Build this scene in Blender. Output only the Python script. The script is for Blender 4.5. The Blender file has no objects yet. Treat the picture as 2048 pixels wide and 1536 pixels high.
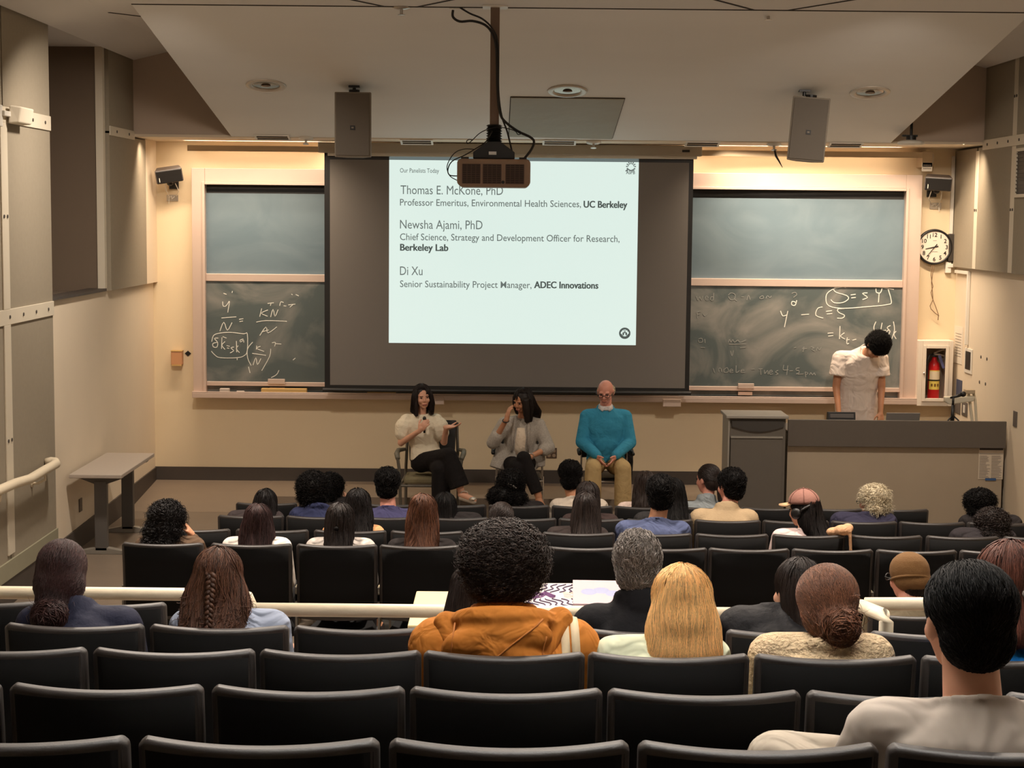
import bpy, bmesh, math, random
import numpy as np
from mathutils import Vector, Matrix, Quaternion
from mathutils.bvhtree import BVHTree
PI = math.pi
random.seed(7)
SC = bpy.context.scene
COL = SC.collection

# ------------------------------------------------------------------ camera
F = 3400.0                       # focal length in pixels of the 2048 frame
TH = math.atan(336 / F)          # pitch down
PH = 0.0096                      # slight roll
CAM = Vector((0, 0, 2.95))
U_ = Vector((0, math.sin(TH), math.cos(TH)))
F_ = Vector((0, math.cos(TH), -math.sin(TH)))
R_ = Vector((1, 0, 0))
cd = bpy.data.cameras.new('camera')
cam = bpy.data.objects.new('camera', cd); COL.objects.link(cam)
cd.sensor_fit = 'HORIZONTAL'; cd.sensor_width = 36; cd.lens = F / 2048 * 36
cd.clip_start = 0.05; cd.clip_end = 100
cx = R_ * math.cos(PH) + U_ * math.sin(PH)
cy = -R_ * math.sin(PH) + U_ * math.cos(PH)
m = Matrix((cx, cy, -F_)).transposed().to_4x4(); m.translation = CAM
cam.matrix_world = m
SC.camera = cam

# ------------------------------------------------------------------ view, world, lights
SC.view_settings.view_transform = 'Standard'
SC.view_settings.look = 'None'
SC.view_settings.gamma = 1
SC.view_settings.use_curve_mapping = False
SC.view_settings.exposure = 0.0
w = bpy.data.worlds.new('world'); SC.world = w; w.use_nodes = True
w.node_tree.nodes['Background'].inputs[0].default_value = (1.0, 0.80, 0.62, 1)
w.node_tree.nodes['Background'].inputs[1].default_value = 0.02

def area(name, loc, target, sx, sy, power, color, spread=PI):
    l = bpy.data.lights.new(name, 'AREA'); l.shape = 'RECTANGLE'; l.size = sx; l.size_y = sy
    l.energy = power; l.color = color; l.spread = spread
    o = bpy.data.objects.new(name, l); COL.objects.link(o); o.location = loc
    o.rotation_euler = (Vector(target) - Vector(loc)).to_track_quat('-Z', 'Y').to_euler()
    return o
# chalkboard wash lights in the two troughs along the front wall
WASH = (1, .79, .58)
area('wash_light', (-2.6, 18.24, 3.655), (-2.6, 18.44, 2.9), 2.0, 0.06, 13, WASH)
area('wash_light', (2.95, 18.24, 3.655), (2.95, 18.44, 2.9), 2.3, 0.06, 16, WASH)
area('wash_light', (-2.6, 18.2, 3.70), (-2.6, 18.3, 4.5), 1.8, 0.05, 3.5, WASH)
area('wash_light', (2.95, 18.2, 3.70), (2.95, 18.3, 4.5), 2.3, 0.05, 4.5, WASH)
# extra lamps added below the soffit, evening out the trough light on the wall
area('added_wall_fill', (-2.95, 17.62, 3.70), (-2.95, 18.45, 1.2), 1.7, 0.10, 31, WASH, math.radians(120))
area('added_wall_fill', (3.4, 17.62, 3.70), (3.6, 18.45, 1.2), 2.5, 0.10, 66, WASH, math.radians(120))
# the ceiling lamps over the seating, out of the frame above
for lx, ly, e, dy in ((-2.2, 10.6, 125, -1.2), (0.4, 10.6, 100, -1.2), (2.8, 10.6, 125, -1.2), (-2.6, 13.2, 62, 2.0), (3.1, 12.9, 62, 2.4), (-1.4, 7.2, 48, -1.6), (0.5, 7.2, 42, -1.6), (2.6, 7.2, 48, -1.6)):
    area('ceiling_lamp', (lx, ly, 4.55), (lx - (.9 if ly > 13 else 0), ly + dy, 0), 0.24, 0.24, e, (1, .87, .74), math.radians(125))
# unseen fill lamp added above the back seats to brighten the ceiling
area('added_ceiling_fill', (0.4, 3.2, 3.75), (0.4, 7.2, 8.2), 2.6, 0.3, 200, (1, .97, .92), math.radians(90))

# ------------------------------------------------------------------ pixel of the photo -> point in the room
def ray(px, py):
    u = (px - 1024) / F; v = -(py - 768) / F
    return cx * u + cy * v + F_
def at_d(px, py, d): return CAM + ray(px, py) * d
def at_y(px, py, Y): r = ray(px, py); return CAM + r * (Y / r.y)
def at_x(px, py, X): r = ray(px, py); return CAM + r * (X / r.x)
def at_z(px, py, Z): r = ray(px, py); return CAM + r * ((Z - CAM.z) / r.z)

# ------------------------------------------------------------------ materials
def srgb(r, g, b):
    f = lambda c: (c / 12.92 if c <= .04045 else ((c + .055) / 1.055) ** 2.4)
    return (f(r / 255), f(g / 255), f(b / 255), 1)
MATS = {}
def mat(name, rgb, rough=.6, metal=0.0, spec=.5, noise=0.0, nscale=8.0, bump=0.0, bscale=40.0, emit=0.0,
        stretch=None, island=0.0, sheen=0.0, bdist=.01, warp=0.0, under=None):
    if name in MATS: return MATS[name]
    M = bpy.data.materials.new(name); M.use_nodes = True
    nt = M.node_tree; b = nt.nodes['Principled BSDF']
    col = srgb(*rgb)
    b.inputs['Base Color'].default_value = col
    b.inputs['Roughness'].default_value = rough
    b.inputs['Metallic'].default_value = metal
    b.inputs['Specular IOR Level'].default_value = spec
    if sheen: b.inputs['Sheen Weight'].default_value = sheen
    if emit:
        b.inputs['Emission Color'].default_value = col; b.inputs['Emission Strength'].default_value = emit
    if under: b.inputs['Base Color'].default_value = srgb(*under)
    tc = nt.nodes.new('ShaderNodeTexCoord'); mp = nt.nodes.new('ShaderNodeMapping')
    nt.links.new(tc.outputs['Object'], mp.inputs[0])
    if stretch: mp.inputs['Scale'].default_value = stretch
    last = None
    if noise:
        n = nt.nodes.new('ShaderNodeTexNoise'); n.inputs['Scale'].default_value = nscale; n.inputs['Detail'].default_value = 5
        nt.links.new(mp.outputs[0], n.inputs[0])
        mx = nt.nodes.new('ShaderNodeMix'); mx.data_type = 'RGBA'
        mx.inputs[6].default_value = tuple(c * (1 - noise) for c in col[:3]) + (1,)
        mx.inputs[7].default_value = tuple(min(1, c * (1 + noise)) for c in col[:3]) + (1,)
        nt.links.new(n.outputs[0], mx.inputs[0]); last = mx.outputs[2]
    if island:
        g = nt.nodes.new('ShaderNodeNewGeometry'); h = nt.nodes.new('ShaderNodeHueSaturation')
        mr = nt.nodes.new('ShaderNodeMapRange'); mr.inputs[3].default_value = 1 - island; mr.inputs[4].default_value = 1 + island
        nt.links.new(g.outputs['Random Per Island'], mr.inputs[0]); nt.links.new(mr.outputs[0], h.inputs['Value'])
        if last: nt.links.new(last, h.inputs['Color'])
        else: h.inputs['Color'].default_value = col
        last = h.outputs[0]
    if last: nt.links.new(last, b.inputs['Base Color'])
    if bump:
        n2 = nt.nodes.new('ShaderNodeTexNoise'); n2.inputs['Scale'].default_value = bscale; n2.inputs['Detail'].default_value = 2 if warp else 4; n2.inputs['Distortion'].default_value = warp
        nt.links.new(mp.outputs[0], n2.inputs[0])
        bp = nt.nodes.new('ShaderNodeBump'); bp.inputs['Strength'].default_value = bump; bp.inputs['Distance'].default_value = bdist
        nt.links.new(n2.outputs[0], bp.inputs['Height']); nt.links.new(bp.outputs[0], b.inputs['Normal'])
    MATS[name] = M
    return M

# ------------------------------------------------------------------ mesh building
class MB:
    def __init__(s): s.v = []; s.f = []
    def add(s, vs, fs):
        o = len(s.v); s.v.extend([tuple(p) for p in vs]); s.f.extend([tuple(i + o for i in f) for f in fs]); return s
    def box(s, a, b):
        x0, y0, z0 = a; x1, y1, z1 = b
        return s.add([(x0, y0, z0), (x1, y0, z0), (x1, y1, z0), (x0, y1, z0), (x0, y0, z1), (x1, y0, z1), (x1, y1, z1), (x0, y1, z1)],
                     [(3, 2, 1, 0), (4, 5, 6, 7), (0, 1, 5, 4), (1, 2, 6, 5), (2, 3, 7, 6), (3, 0, 4, 7)])
    def prism(s, poly, d):
        n = len(poly); d = Vector(d); P = [Vector(p) for p in poly]
        return s.add(P + [p + d for p in P], [tuple(range(n - 1, -1, -1)), tuple(range(n, 2 * n))] + [(i, (i + 1) % n, n + (i + 1) % n, n + i) for i in range(n)])
    def loft(s, rings, closed=True, caps=True):
        n = len(rings[0]); vs = [p for r in rings for p in r]; fs = []
        for k in range(len(rings) - 1):
            for i in range(n if closed else n - 1):
                j = (i + 1) % n
                fs.append((k * n + i, k * n + j, (k + 1) * n + j, (k + 1) * n + i))
        if caps:
            fs.append(tuple(range(n - 1, -1, -1))); o = (len(rings) - 1) * n; fs.append(tuple(range(o, o + n)))
        return s.add(vs, fs)
    def tube(s, pts, r, n=8, caps=True):
        P = [Vector(p) for p in pts]; m = len(P)
        rr = r if isinstance(r, (list, tuple)) else [r] * m
        up = None; rings = []
        for i in range(m):
            t = (P[min(i + 1, m - 1)] - P[max(i - 1, 0)])
            if t.length < 1e-9: t = Vector((0, 0, 1))
            t.normalize()
            if up is None:
                up = Vector((0, 0, 1)) if abs(t.z) < .9 else Vector((0, 1, 0))
            a = t.cross(up)
            if a.length < 1e-6: a = t.orthogonal()
            a.normalize(); b = a.cross(t); up = b
            rings.append([P[i] + (a * math.cos(2 * PI * k / n) + b * math.sin(2 * PI * k / n)) * rr[i] for k in range(n)])
        return s.loft(rings, True, caps)
    def cyl(s, a, b, r, n=20, r2=None): return s.tube([a, b], [r, r if r2 is None else r2], n)
    def lathe(s, prof, c, ax=(0, 0, 1), n=24):
        ax = Vector(ax).normalized(); a = ax.orthogonal().normalized(); b = ax.cross(a); c = Vector(c)
        rings = [[c + ax * h + (a * math.cos(2 * PI * k / n) + b * math.sin(2 * PI * k / n)) * max(r, 1e-4) for k in range(n)] for r, h in prof]
        return s.loft(rings)
    def ell(s, c, r, R=None, nu=18, nv=10):
        c = Vector(c); rings = []
        for j in range(nv + 1):
            t = PI * j / nv; t = min(max(t, .03), PI - .03); ring = []
            for i in range(nu):
                p = 2 * PI * i / nu
                q = Vector((r[0] * math.sin(t) * math.cos(p), r[1] * math.sin(t) * math.sin(p), -r[2] * math.cos(t)))
                if R is not None: q = R @ q
                ring.append(c + q)
            rings.append(ring)
        return s.loft(rings)
    def cap(s, a, b, ra, rb, n=14):
        a = Vector(a); b = Vector(b); d = (b - a)
        L = d.length; d = d / L if L > 1e-6 else Vector((0, 0, 1))
        pts = []; rr = []
        for k in (85, 60, 30): pts.append(a - d * ra * math.sin(math.radians(k))); rr.append(ra * math.cos(math.radians(k)))
        pts.append(a); rr.append(ra); pts.append(b); rr.append(rb)
        for k in (30, 60, 85): pts.append(b + d * rb * math.sin(math.radians(k))); rr.append(rb * math.cos(math.radians(k)))
        return s.tube(pts, rr, n)
    def mesh(s, name):
        me = bpy.data.meshes.new(name); me.from_pydata(s.v, [], s.f)
        bm = bmesh.new(); bm.from_mesh(me); bmesh.ops.recalc_face_normals(bm, faces=bm.faces); bm.to_mesh(me); bm.free()
        me.update(); return me

def smooth_on(me): me.polygons.foreach_set('use_smooth', [True] * len(me.polygons)); me.update()
def link(name, me, material=None, parent=None, smooth=False, bevel=0, seg=2):
    o = bpy.data.objects.new(name, me); COL.objects.link(o)
    if material: 
        if len(me.materials) == 0: me.materials.append(material)
    if parent: o.parent = parent
    if smooth: smooth_on(me)
    if bevel:
        b = o.modifiers.new('bevel', 'BEVEL'); b.width = bevel; b.segments = seg; b.limit_method = 'ANGLE'; b.angle_limit = math.radians(40)
    return o
def obj(name, mb, material, parent=None, smooth=False, bevel=0, seg=2): return link(name, mb.mesh(name), material, parent, smooth, bevel, seg)
def tag(o, label, cat, group=None):
    o['label'] = label; o['category'] = cat
    if group: o['group'] = group
    return o
def thing(name, label, cat, loc=(0, 0, 0), rz=0, group=None):
    o = bpy.data.objects.new(name, None); COL.objects.link(o); o.location = loc; o.rotation_euler = (0, 0, rz)
    o.empty_display_size = .1
    return tag(o, label, cat, group)
def struct(name, mb, material, parent=None, **k):
    o = obj(name, mb, material, parent, **k)
    if parent is None: o['kind'] = 'structure'
    return o
def evaluated(o):
    bpy.context.view_layer.update()
    dg = bpy.context.evaluated_depsgraph_get()
    return bpy.data.meshes.new_from_object(o.evaluated_get(dg))
def fuse(mb, voxel, it=4, fac=.5):
    """one continuous skin over overlapping volumes"""
    o = link('fuse', mb.mesh('fuse'))
    r = o.modifiers.new('r', 'REMESH'); r.mode = 'VOXEL'; r.voxel_size = voxel; r.use_smooth_shade = True
    if it:
        sm = o.modifiers.new('s', 'SMOOTH'); sm.factor = fac; sm.iterations = it
    me = evaluated(o)
    old = o.data; bpy.data.objects.remove(o); bpy.data.meshes.remove(old)
    smooth_on(me)
    return me
def text_mesh(txt, bold=0.0):
    cu = bpy.data.curves.new('t', 'FONT'); cu.body = txt; cu.offset = bold; cu.resolution_u = 3
    o = bpy.data.objects.new('t', cu); COL.objects.link(o)
    me = evaluated(o); bpy.data.objects.remove(o); bpy.data.curves.remove(cu)
    return me
def text_on(name, txt, p0, ex, ez, width, height, material, parent, bold=0.0):
    """writing laid out from p0 along ex (right) and ez (up), stretched to width; height scales one em"""
    me = text_mesh(txt, bold); xs = [v.co.x for v in me.vertices]; x0, x1 = min(xs), max(xs)
    sx = width / (x1 - x0); p0 = Vector(p0); ex = Vector(ex); ez = Vector(ez)
    for v in me.vertices: v.co = p0 + ex * ((v.co.x - x0) * sx) + ez * (v.co.y * height)
    return link(name, me, material, parent)
# ------------------------------------------------------------------ the room
XL, XR, YW, ZC = -3.91, 4.81, 18.5, 4.6
M_front = mat('front_wall_paint', (224, 205, 172), .75, noise=.05, nscale=1.5, bump=.08, bscale=120)
M_side = mat('side_wall_paint', (228, 212, 188), .8, noise=.05, nscale=2, bump=.1, bscale=150)
M_panel = mat('fabric_panel', (152, 141, 122), .9, noise=.07, nscale=30, bump=.2, bscale=300)
M_band = mat('painted_band', (214, 203, 182), .6, noise=.04, nscale=6)
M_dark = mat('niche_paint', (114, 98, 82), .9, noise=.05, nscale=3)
M_ceil = mat('ceiling_paint', (226, 224, 221), .85, noise=.05, nscale=1.2)
M_cloud = mat('cloud_plaster', (238, 238, 236), .8, noise=.05, nscale=1.0, stretch=(.4, 1.6, 1), bump=.12, bscale=6, bdist=.02)
M_base = mat('rubber_baseboard', (70, 62, 56), .55, noise=.1, nscale=8)
M_floor = mat('vinyl_floor', (122, 108, 94), .42, noise=.12, nscale=3.5, bump=.05, bscale=60)
M_stage = mat('stage_vinyl', (136, 120, 104), .42, noise=.10, nscale=3.5, bump=.05, bscale=60)
M_step = mat('step_carpet', (58, 52, 48), .9, noise=.15, nscale=40)
M_alu = mat('aluminium_trim', (212, 190, 176), .42, .35, noise=.05, nscale=5)
M_groove = mat('groove', (52, 44, 38), .9)

ROWS = {  # depth of the backrest, height of the backrest corners
 'first': 12.77, 'second': 11.75, 'third': 10.7, 'fourth': 9.6, 'aisle': 8.2, 'rail': 6.36, 'fifth': 5.58, 'sixth': 4.79, 'seventh': 4.0, 'nearest': 3.2}
CORN = {'first': (470, 1004), 'second': (434, 1029), 'third': (460, 1057), 'fourth': (415, 1085), 'aisle': (1783, 1227),
 'rail': (335, 1204), 'fifth': (295, 1247), 'sixth': (518, 1297), 'seventh': (816, 1372), 'nearest': (1252, 1480)}
BACKH = 0.86
RZ = {k: at_y(*CORN[k], ROWS[k]).z - BACKH for k in ROWS}
prof = [(YW, -.08), (13.6, -.08)]
for k in ('first', 'second', 'third', 'fourth'): prof.append((ROWS[k] + .25, RZ[k]))
prof += [(ROWS['fourth'] - .3, RZ['fourth']), (8.9, RZ['aisle']), (7.35, RZ['aisle'])]
edges = [7.35, 6.22, 5.43, 4.64, 3.85, 3.05]
for i, k in enumerate(('rail', 'fifth', 'sixth', 'seventh', 'nearest')):
    prof += [(edges[i], RZ[k]), (edges[i + 1], RZ[k])]
prof += [(3.05, RZ['nearest'] + .12), (-1.5, RZ['nearest'] + .12)]
fl = MB()
fl.loft([[(x, y, z) for y, z in prof] + [(x, -1.5, -1.2), (x, YW, -1.2)] for x in (XL - .2, XR + .2)])
struct('floor', fl, M_floor)
pf = MB()
pf.prism([(-2.62, 17.45, -.08), (XR, 17.45, -.08), (XR, 17.45, .03), (-2.62, 17.45, .03)], (0, YW - 17.45, 0))
pf.prism([(XL, 17.1, -.0795), (XL, YW, -.0795), (XL, YW, .03)], (-2.62 - XL, 0, 0))
struct('floor_stage', pf, M_stage)

struct('wall_front', MB().box((XL - 1.2, YW, -.6), (XR + .3, YW + .2, ZC + .2)), M_front)
# bulkhead over the front wall and the ledge below it
bk = MB().box((XL - .9, 17.4, 3.74), (XR + .2, YW + .05, ZC + .2))
struct('wall_front_bulkhead', bk, mat('bulkhead_paint', (196, 178, 160), .85, noise=.04, nscale=3))
struct('trim_1', MB().box((XL, 17.39, 3.715), (XR, YW, 3.74)), M_side)
# left wall: plain lower wall, niche, far panel, near panel
NY0, NY1 = 14.33, 16.25
lw = MB()
lw.box((XL - .15, NY0, -.6), (XL, YW, 2.2))
struct('wall_left', lw, M_side)
lp = MB().box((XL - .3, NY1 + .1, 2.2), (XL + .05, 17.95, 3.70))
lp.box((XL - .3, NY1 + .1, 3.72), (XL + .05, 17.4, ZC))
struct('wall_left_upper', lp, M_panel)
struct('wall_left_corner', MB().box((XL - .3, 17.96, 2.2), (XL + .045, YW, 3.74)), M_side)
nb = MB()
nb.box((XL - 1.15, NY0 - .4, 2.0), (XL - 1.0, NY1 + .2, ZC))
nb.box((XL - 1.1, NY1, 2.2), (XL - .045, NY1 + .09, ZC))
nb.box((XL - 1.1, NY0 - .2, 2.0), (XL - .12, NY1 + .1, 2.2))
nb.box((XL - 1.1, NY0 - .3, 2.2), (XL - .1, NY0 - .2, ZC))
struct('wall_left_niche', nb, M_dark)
struct('trim_2', MB().box((XL - .14, NY0, 2.2), (XL + .03, NY1, 2.225)), M_base)
struct('trim_3', MB().box((XL - .05, NY1 - .02, 2.2), (XL + .02, NY1 + .06, 4.52)), M_band)
struct('trim_4', MB().box((XL - 1.1, NY0 - .2, 4.5), (XL + .06, NY1 + .1, 4.6)), M_ceil)
nw = MB()
nw.box((XL - .15, -1.5, .26), (XL + .03, 13.0, 4.6)); nw.box((XL - .15, 13.03, .26), (XL + .03, NY0, 4.6))
struct('wall_left_near', nw, M_panel)
struct('trim_5', MB().box((XL - .15, -1.5, .12), (XL + .045, NY0, .26)), mat('kick_board', (150, 145, 122), .7, noise=.05))
def band(name, x, y0, y1, z0, z1, side):
    b = MB(); xa, xb = (x, x + .012) if side > 0 else (x - .012, x)
    b.box((xa, y0, z0), (xb, y1, z1))
    o = struct(name, b, M_band, bevel=.003)
    n = max(2, int((y1 - y0) / .35)); bb = MB()
    for i in range(n):
        y = y0 + (i + .5) * (y1 - y0) / n
        bb.cyl((x - .0, y, (z0 + z1) / 2), (x + side * .018, y, (z0 + z1) / 2), .014, 10)
    obj('screw', bb, M_base, o)['kind'] = 'stuff'
band('trim_6', XL + .03, 6.0, NY0, 3.62, 3.74, 1)
band('trim_7', XL + .03, 6.0, NY0, 2.08, 2.20, 1)
band('trim_8', XL + .05, NY1 + .1, 17.4, 3.68, 3.77, 1)
band('trim_9', XL + .03, 12.92, 13.09, 0.3, 2.08, 1)
band('trim_10', XL + .03, 12.92, 13.09, 2.2, 3.62, 1)
# right wall
struct('wall_right', MB().box((XR, -1.5, -.6), (XR + .15, YW, 2.45)), M_side)
rp = MB()
for y0, y1 in ((17.64, YW), (16.36, 17.58), (12.0, 16.3), (-1.5, 11.95)): rp.box((XR - .05, y0, 2.45), (XR + .15, y1, 3.69))
for y0, y1 in ((16.36, 17.39), (12.0, 16.3), (-1.5, 11.95)): rp.box((XR - .05, y0, 3.71), (XR + .15, y1, ZC))
struct('wall_right_upper', rp, M_panel)
band('trim_11', XR - .05, 12.0, 17.4, 3.66, 3.76, -1)
band('trim_12', XR - .04, 17.55, 17.67, 2.45, 3.66, -1)
band('trim_13', XR - .04, 16.27, 16.40, 2.45, 3.66, -1)
band('trim_14', XR - .04, 16.27, 16.40, 3.76, 4.5, -1)
struct('wall_back', MB().box((XL - 1, -1.7, -.6), (XR + .3, -1.5, ZC + .2)), M_side)
# ceiling and the sloping cloud
struct('ceiling', MB().box((XL - 1.2, -1.6, ZC), (XR + .3, 17.6, ZC + .15)), M_ceil)
P0 = at_y(463, 273, 17.38)
SLOPE = (ZC - P0.z) / (17.38 - 13.75)
def cz(y): return P0.z + SLOPE * (17.38 - y)
def cloud(px, py):
    r = ray(px, py)       # meets z = P0.z + .2*(17.38-y)
    t = (P0.z + SLOPE * 17.38 - CAM.z) / (r.z + SLOPE * r.y)
    return CAM + r * t
ry = 17.38 - (ZC - P0.z) / SLOPE
CLX0 = P0.x; e1 = cloud(1796, 272); e2 = cloud(1965, 116)
def edge_r(y): return e1.x + (e2.x - e1.x) * (y - e1.y) / (e2.y - e1.y)
def edge_l(y): return CLX0 - .19 * (17.38 - y) / (17.38 - ry)
def cl_ring(f): return [(f(17.38), 17.38, cz(17.38)), (f(ry), ry, ZC - .002), (f(ry), ry + .02, ZC + .04), (f(17.42), 17.42, cz(17.38) + .06)]
cl = MB().loft([cl_ring(edge_l), cl_ring(edge_r)])
struct('ceiling_cloud', cl, M_cloud)
print('cloud', P0, ry, SLOPE, e1, e2, edge_r(ry))
# cornice strip along the left of the ceiling, and joints in the ceiling boards
struct('trim_15', MB().prism([(XL + .06, 6, ZC), (XL + .55, 6, ZC), (XL + .06, 6, ZC - .12)], (0, 11.4, 0)), M_ceil)
struct('trim_16', MB().prism([(XR - .06, 6, ZC), (XR - .5, 6, ZC), (XR - .06, 6, ZC - .12)], (0, 11.4, 0)), M_ceil)
def joint(name, a, b):
    a = at_z(*a, ZC - .001); b = at_z(*b, ZC - .001); d = (b - a); s = Vector((d.y, -d.x, 0)).normalized() * .012
    struct(name, MB().prism([a - s, b - s, b + s, a + s], (0, 0, -.004)), M_groove)
joint('trim_17', (640, -14), (803, 20)); joint('trim_18', (803, 20), (960, -12))
joint('trim_19', (1380, -14), (1535, 27)); joint('trim_20', (1535, 27), (1740, -6))
joint('trim_21', (195, 22), (296, 34))
gb = MB().box((edge_l(ry), ry - .012, ZC - .006), (edge_r(ry), ry + .01, ZC))
struct('trim_22', gb, M_groove)
# baseboards
struct('baseboard_front', MB().box((XL, YW - .015, .03), (XR, YW, .175)), M_base)
struct('baseboard_left', MB().prism([(XL, 17.1, -.08), (XL, YW, .03), (XL, YW, .17), (XL, NY0, .10), (XL, NY0, -.08)], (.015, 0, 0)), M_base)
struct('baseboard_left_near', MB().box((XL - .1, 7.4, -.3), (XL + .035, NY0, .12)), M_base)
struct('baseboard_right', MB().box((XR - .015, 9, -.08), (XR, YW, .1)), M_base)

# ------------------------------------------------------------------ chalkboard
def chalk_mat(name, base, dust, amount, scale, lo, hi):
    M = bpy.data.materials.new(name); M.use_nodes = True; nt = M.node_tree; b = nt.nodes['Principled BSDF']
    b.inputs['Roughness'].default_value = .55
    tc = nt.nodes.new('ShaderNodeTexCoord'); mp = nt.nodes.new('ShaderNodeMapping'); nt.links.new(tc.outputs['Object'], mp.inputs[0])
    mp.inputs['Scale'].default_value = (1.0, 1, 1.5); mp.inputs['Rotation'].default_value = (0, .5, 0)
    n = nt.nodes.new('ShaderNodeTexNoise'); n.inputs['Scale'].default_value = scale; n.inputs['Detail'].default_value = 6; n.inputs['Distortion'].default_value = 1.6
    nt.links.new(mp.outputs[0], n.inputs[0])
    r = nt.nodes.new('ShaderNodeMapRange'); r.inputs[1].default_value = lo; r.inputs[2].default_value = hi; r.inputs[4].default_value = amount
    nt.links.new(n.outputs[0], r.inputs[0])
    mx = nt.nodes.new('ShaderNodeMix'); mx.data_type = 'RGBA'; mx.inputs[6].default_value = srgb(*base); mx.inputs[7].default_value = srgb(*dust)
    nt.links.new(r.outputs[0], mx.inputs[0]); nt.links.new(mx.outputs[2], b.inputs['Base Color'])
    return M
M_ch_up = chalk_mat('chalkboard_upper', (96, 115, 126), (126, 142, 150), .5, 1.2, .35, .8)
M_ch_lo = chalk_mat('chalkboard_lower', (80, 90, 90), (150, 147, 140), .9, 1.1, .42, .75)
M_black = mat('black_trim', (22, 20, 19), .5)
YB = YW - .05
def pb(px, py, y=None): return at_y(px, py, y if y else YB)
def rect(mbx, a, b, y0, y1):
    """box between two photo corners carried to depth y0, reaching back to y1"""
    p = at_y(*a, y0); q = at_y(*b, y0)
    return mbx.box((min(p.x, q.x), min(y0, y1), min(p.z, q.z)), (max(p.x, q.x), max(y0, y1), max(p.z, q.z)))
cb = thing('chalkboard', 'long wall chalkboard in a pale aluminium frame running behind the projection screen', 'chalkboard')
FX0, FX1, FZ0, FZ1 = -3.46, 4.383, .965, 3.43
ix0 = at_y(414, 560, YB).x; ix1 = at_y(1803, 560, YB).x
fr = MB()
fr.box((FX0, YB - .09, FZ0), (ix0, YW, FZ1)); fr.box((ix1, YB - .09, FZ0), (FX1, YW, FZ1)); fr.box((ix0, YB - .09, 3.285), (ix1, YW, FZ1))
fr.box((ix0 - .03, YB - .11, FZ0 + .0), (ix0, YB - .09, 3.285)); fr.box((ix1, YB - .11, FZ0), (ix1 + .03, YB - .09, 3.285))
fr.box((ix0, YB - .109, 3.255), (ix1, YB - .09, 3.285))
obj('frame', fr, M_alu, cb, bevel=.004)
obj('top_gap', MB().box((ix0, YB + .02, 3.12), (ix1, YW, 3.285)), M_black, cb)
zr0 = at_y(1600, 573, YB).z; zr1 = at_y(1600, 558, YB).z
obj('upper_board', MB().box((ix0, YB - .02, zr1), (ix1, YB + .02, 3.165)), M_ch_up, cb)
obj('lower_board', MB().box((ix0, YB - .05, 1.13), (ix1, YB - .02, zr0)), M_ch_lo, cb)
obj('back_board', MB().box((ix0, YB + .01, 1.0), (ix1, YW, 1.2)), M_ch_lo, cb)
rl = MB().box((ix0, YB - .065, zr0), (ix1, YB - .015, zr1))
obj('middle_rail', rl, M_alu, cb, bevel=.004)
obj('bottom_rail', MB().box((ix0, YB - .07, 1.085), (ix1, YB - .015, 1.13)), M_alu, cb, bevel=.004)
tr = MB().box((FX0, YB - .17, FZ0 - .005), (FX1, YB - .0, FZ0 + .05)); tr.box((FX0, YB - .17, FZ0 + .05), (FX1, YB - .16, FZ0 + .065))
obj('chalk_tray', tr, M_alu, cb, bevel=.004)
for px, w in ((555, 34), (1490, 32)):
    q = pb(px, 770); ww = w / 184 / 2
    obj('board_handle', MB().box((q.x - ww, YB - .09, 1.11), (q.x + ww, YB - .07, 1.165)), M_alu, cb, bevel=.004)
    obj('board_handle', MB().box((q.x - ww * .9, YB - .03, 1.03), (q.x + ww * .9, YB - .01, 1.07)), M_alu, cb, bevel=.004)
# handwriting, traced stroke by stroke on the board face
M_chalk = mat('chalk_stroke', (222, 222, 214), .95, noise=.2, nscale=60)
M_chalk2 = mat('faint_chalk', (140, 142, 138), .95, noise=.2, nscale=60)
def strokes(name, lst, ox, oy, sc, r, material, y=None):
    y = y or YB - .052; b = MB()
    for st in lst:
        pts = []
        for (x, yy) in st:
            p = at_y(ox + x / sc, oy + yy / sc, y); pts.append(p)
        # smooth the polyline a little
        fine = []
        for i in range(len(pts) - 1):
            p0 = pts[max(i - 1, 0)]; p1 = pts[i]; p2 = pts[i + 1]; p3 = pts[min(i + 2, len(pts) - 1)]
            for k in range(3):
                t = k / 3
                fine.append(.5 * ((2 * p1) + (p2 - p0) * t + (2 * p0 - 5 * p1 + 4 * p2 - p3) * t * t + (3 * p1 - p0 - 3 * p2 + p3) * t ** 3))
        fine.append(pts[-1])
        o = len(b.v); b.tube(fine, r, 5)
        for i in range(o, len(b.v)): b.v[i] = (b.v[i][0], y + (b.v[i][1] - y) * .25, b.v[i][2])
    return obj(name, b, material, cb)
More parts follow.
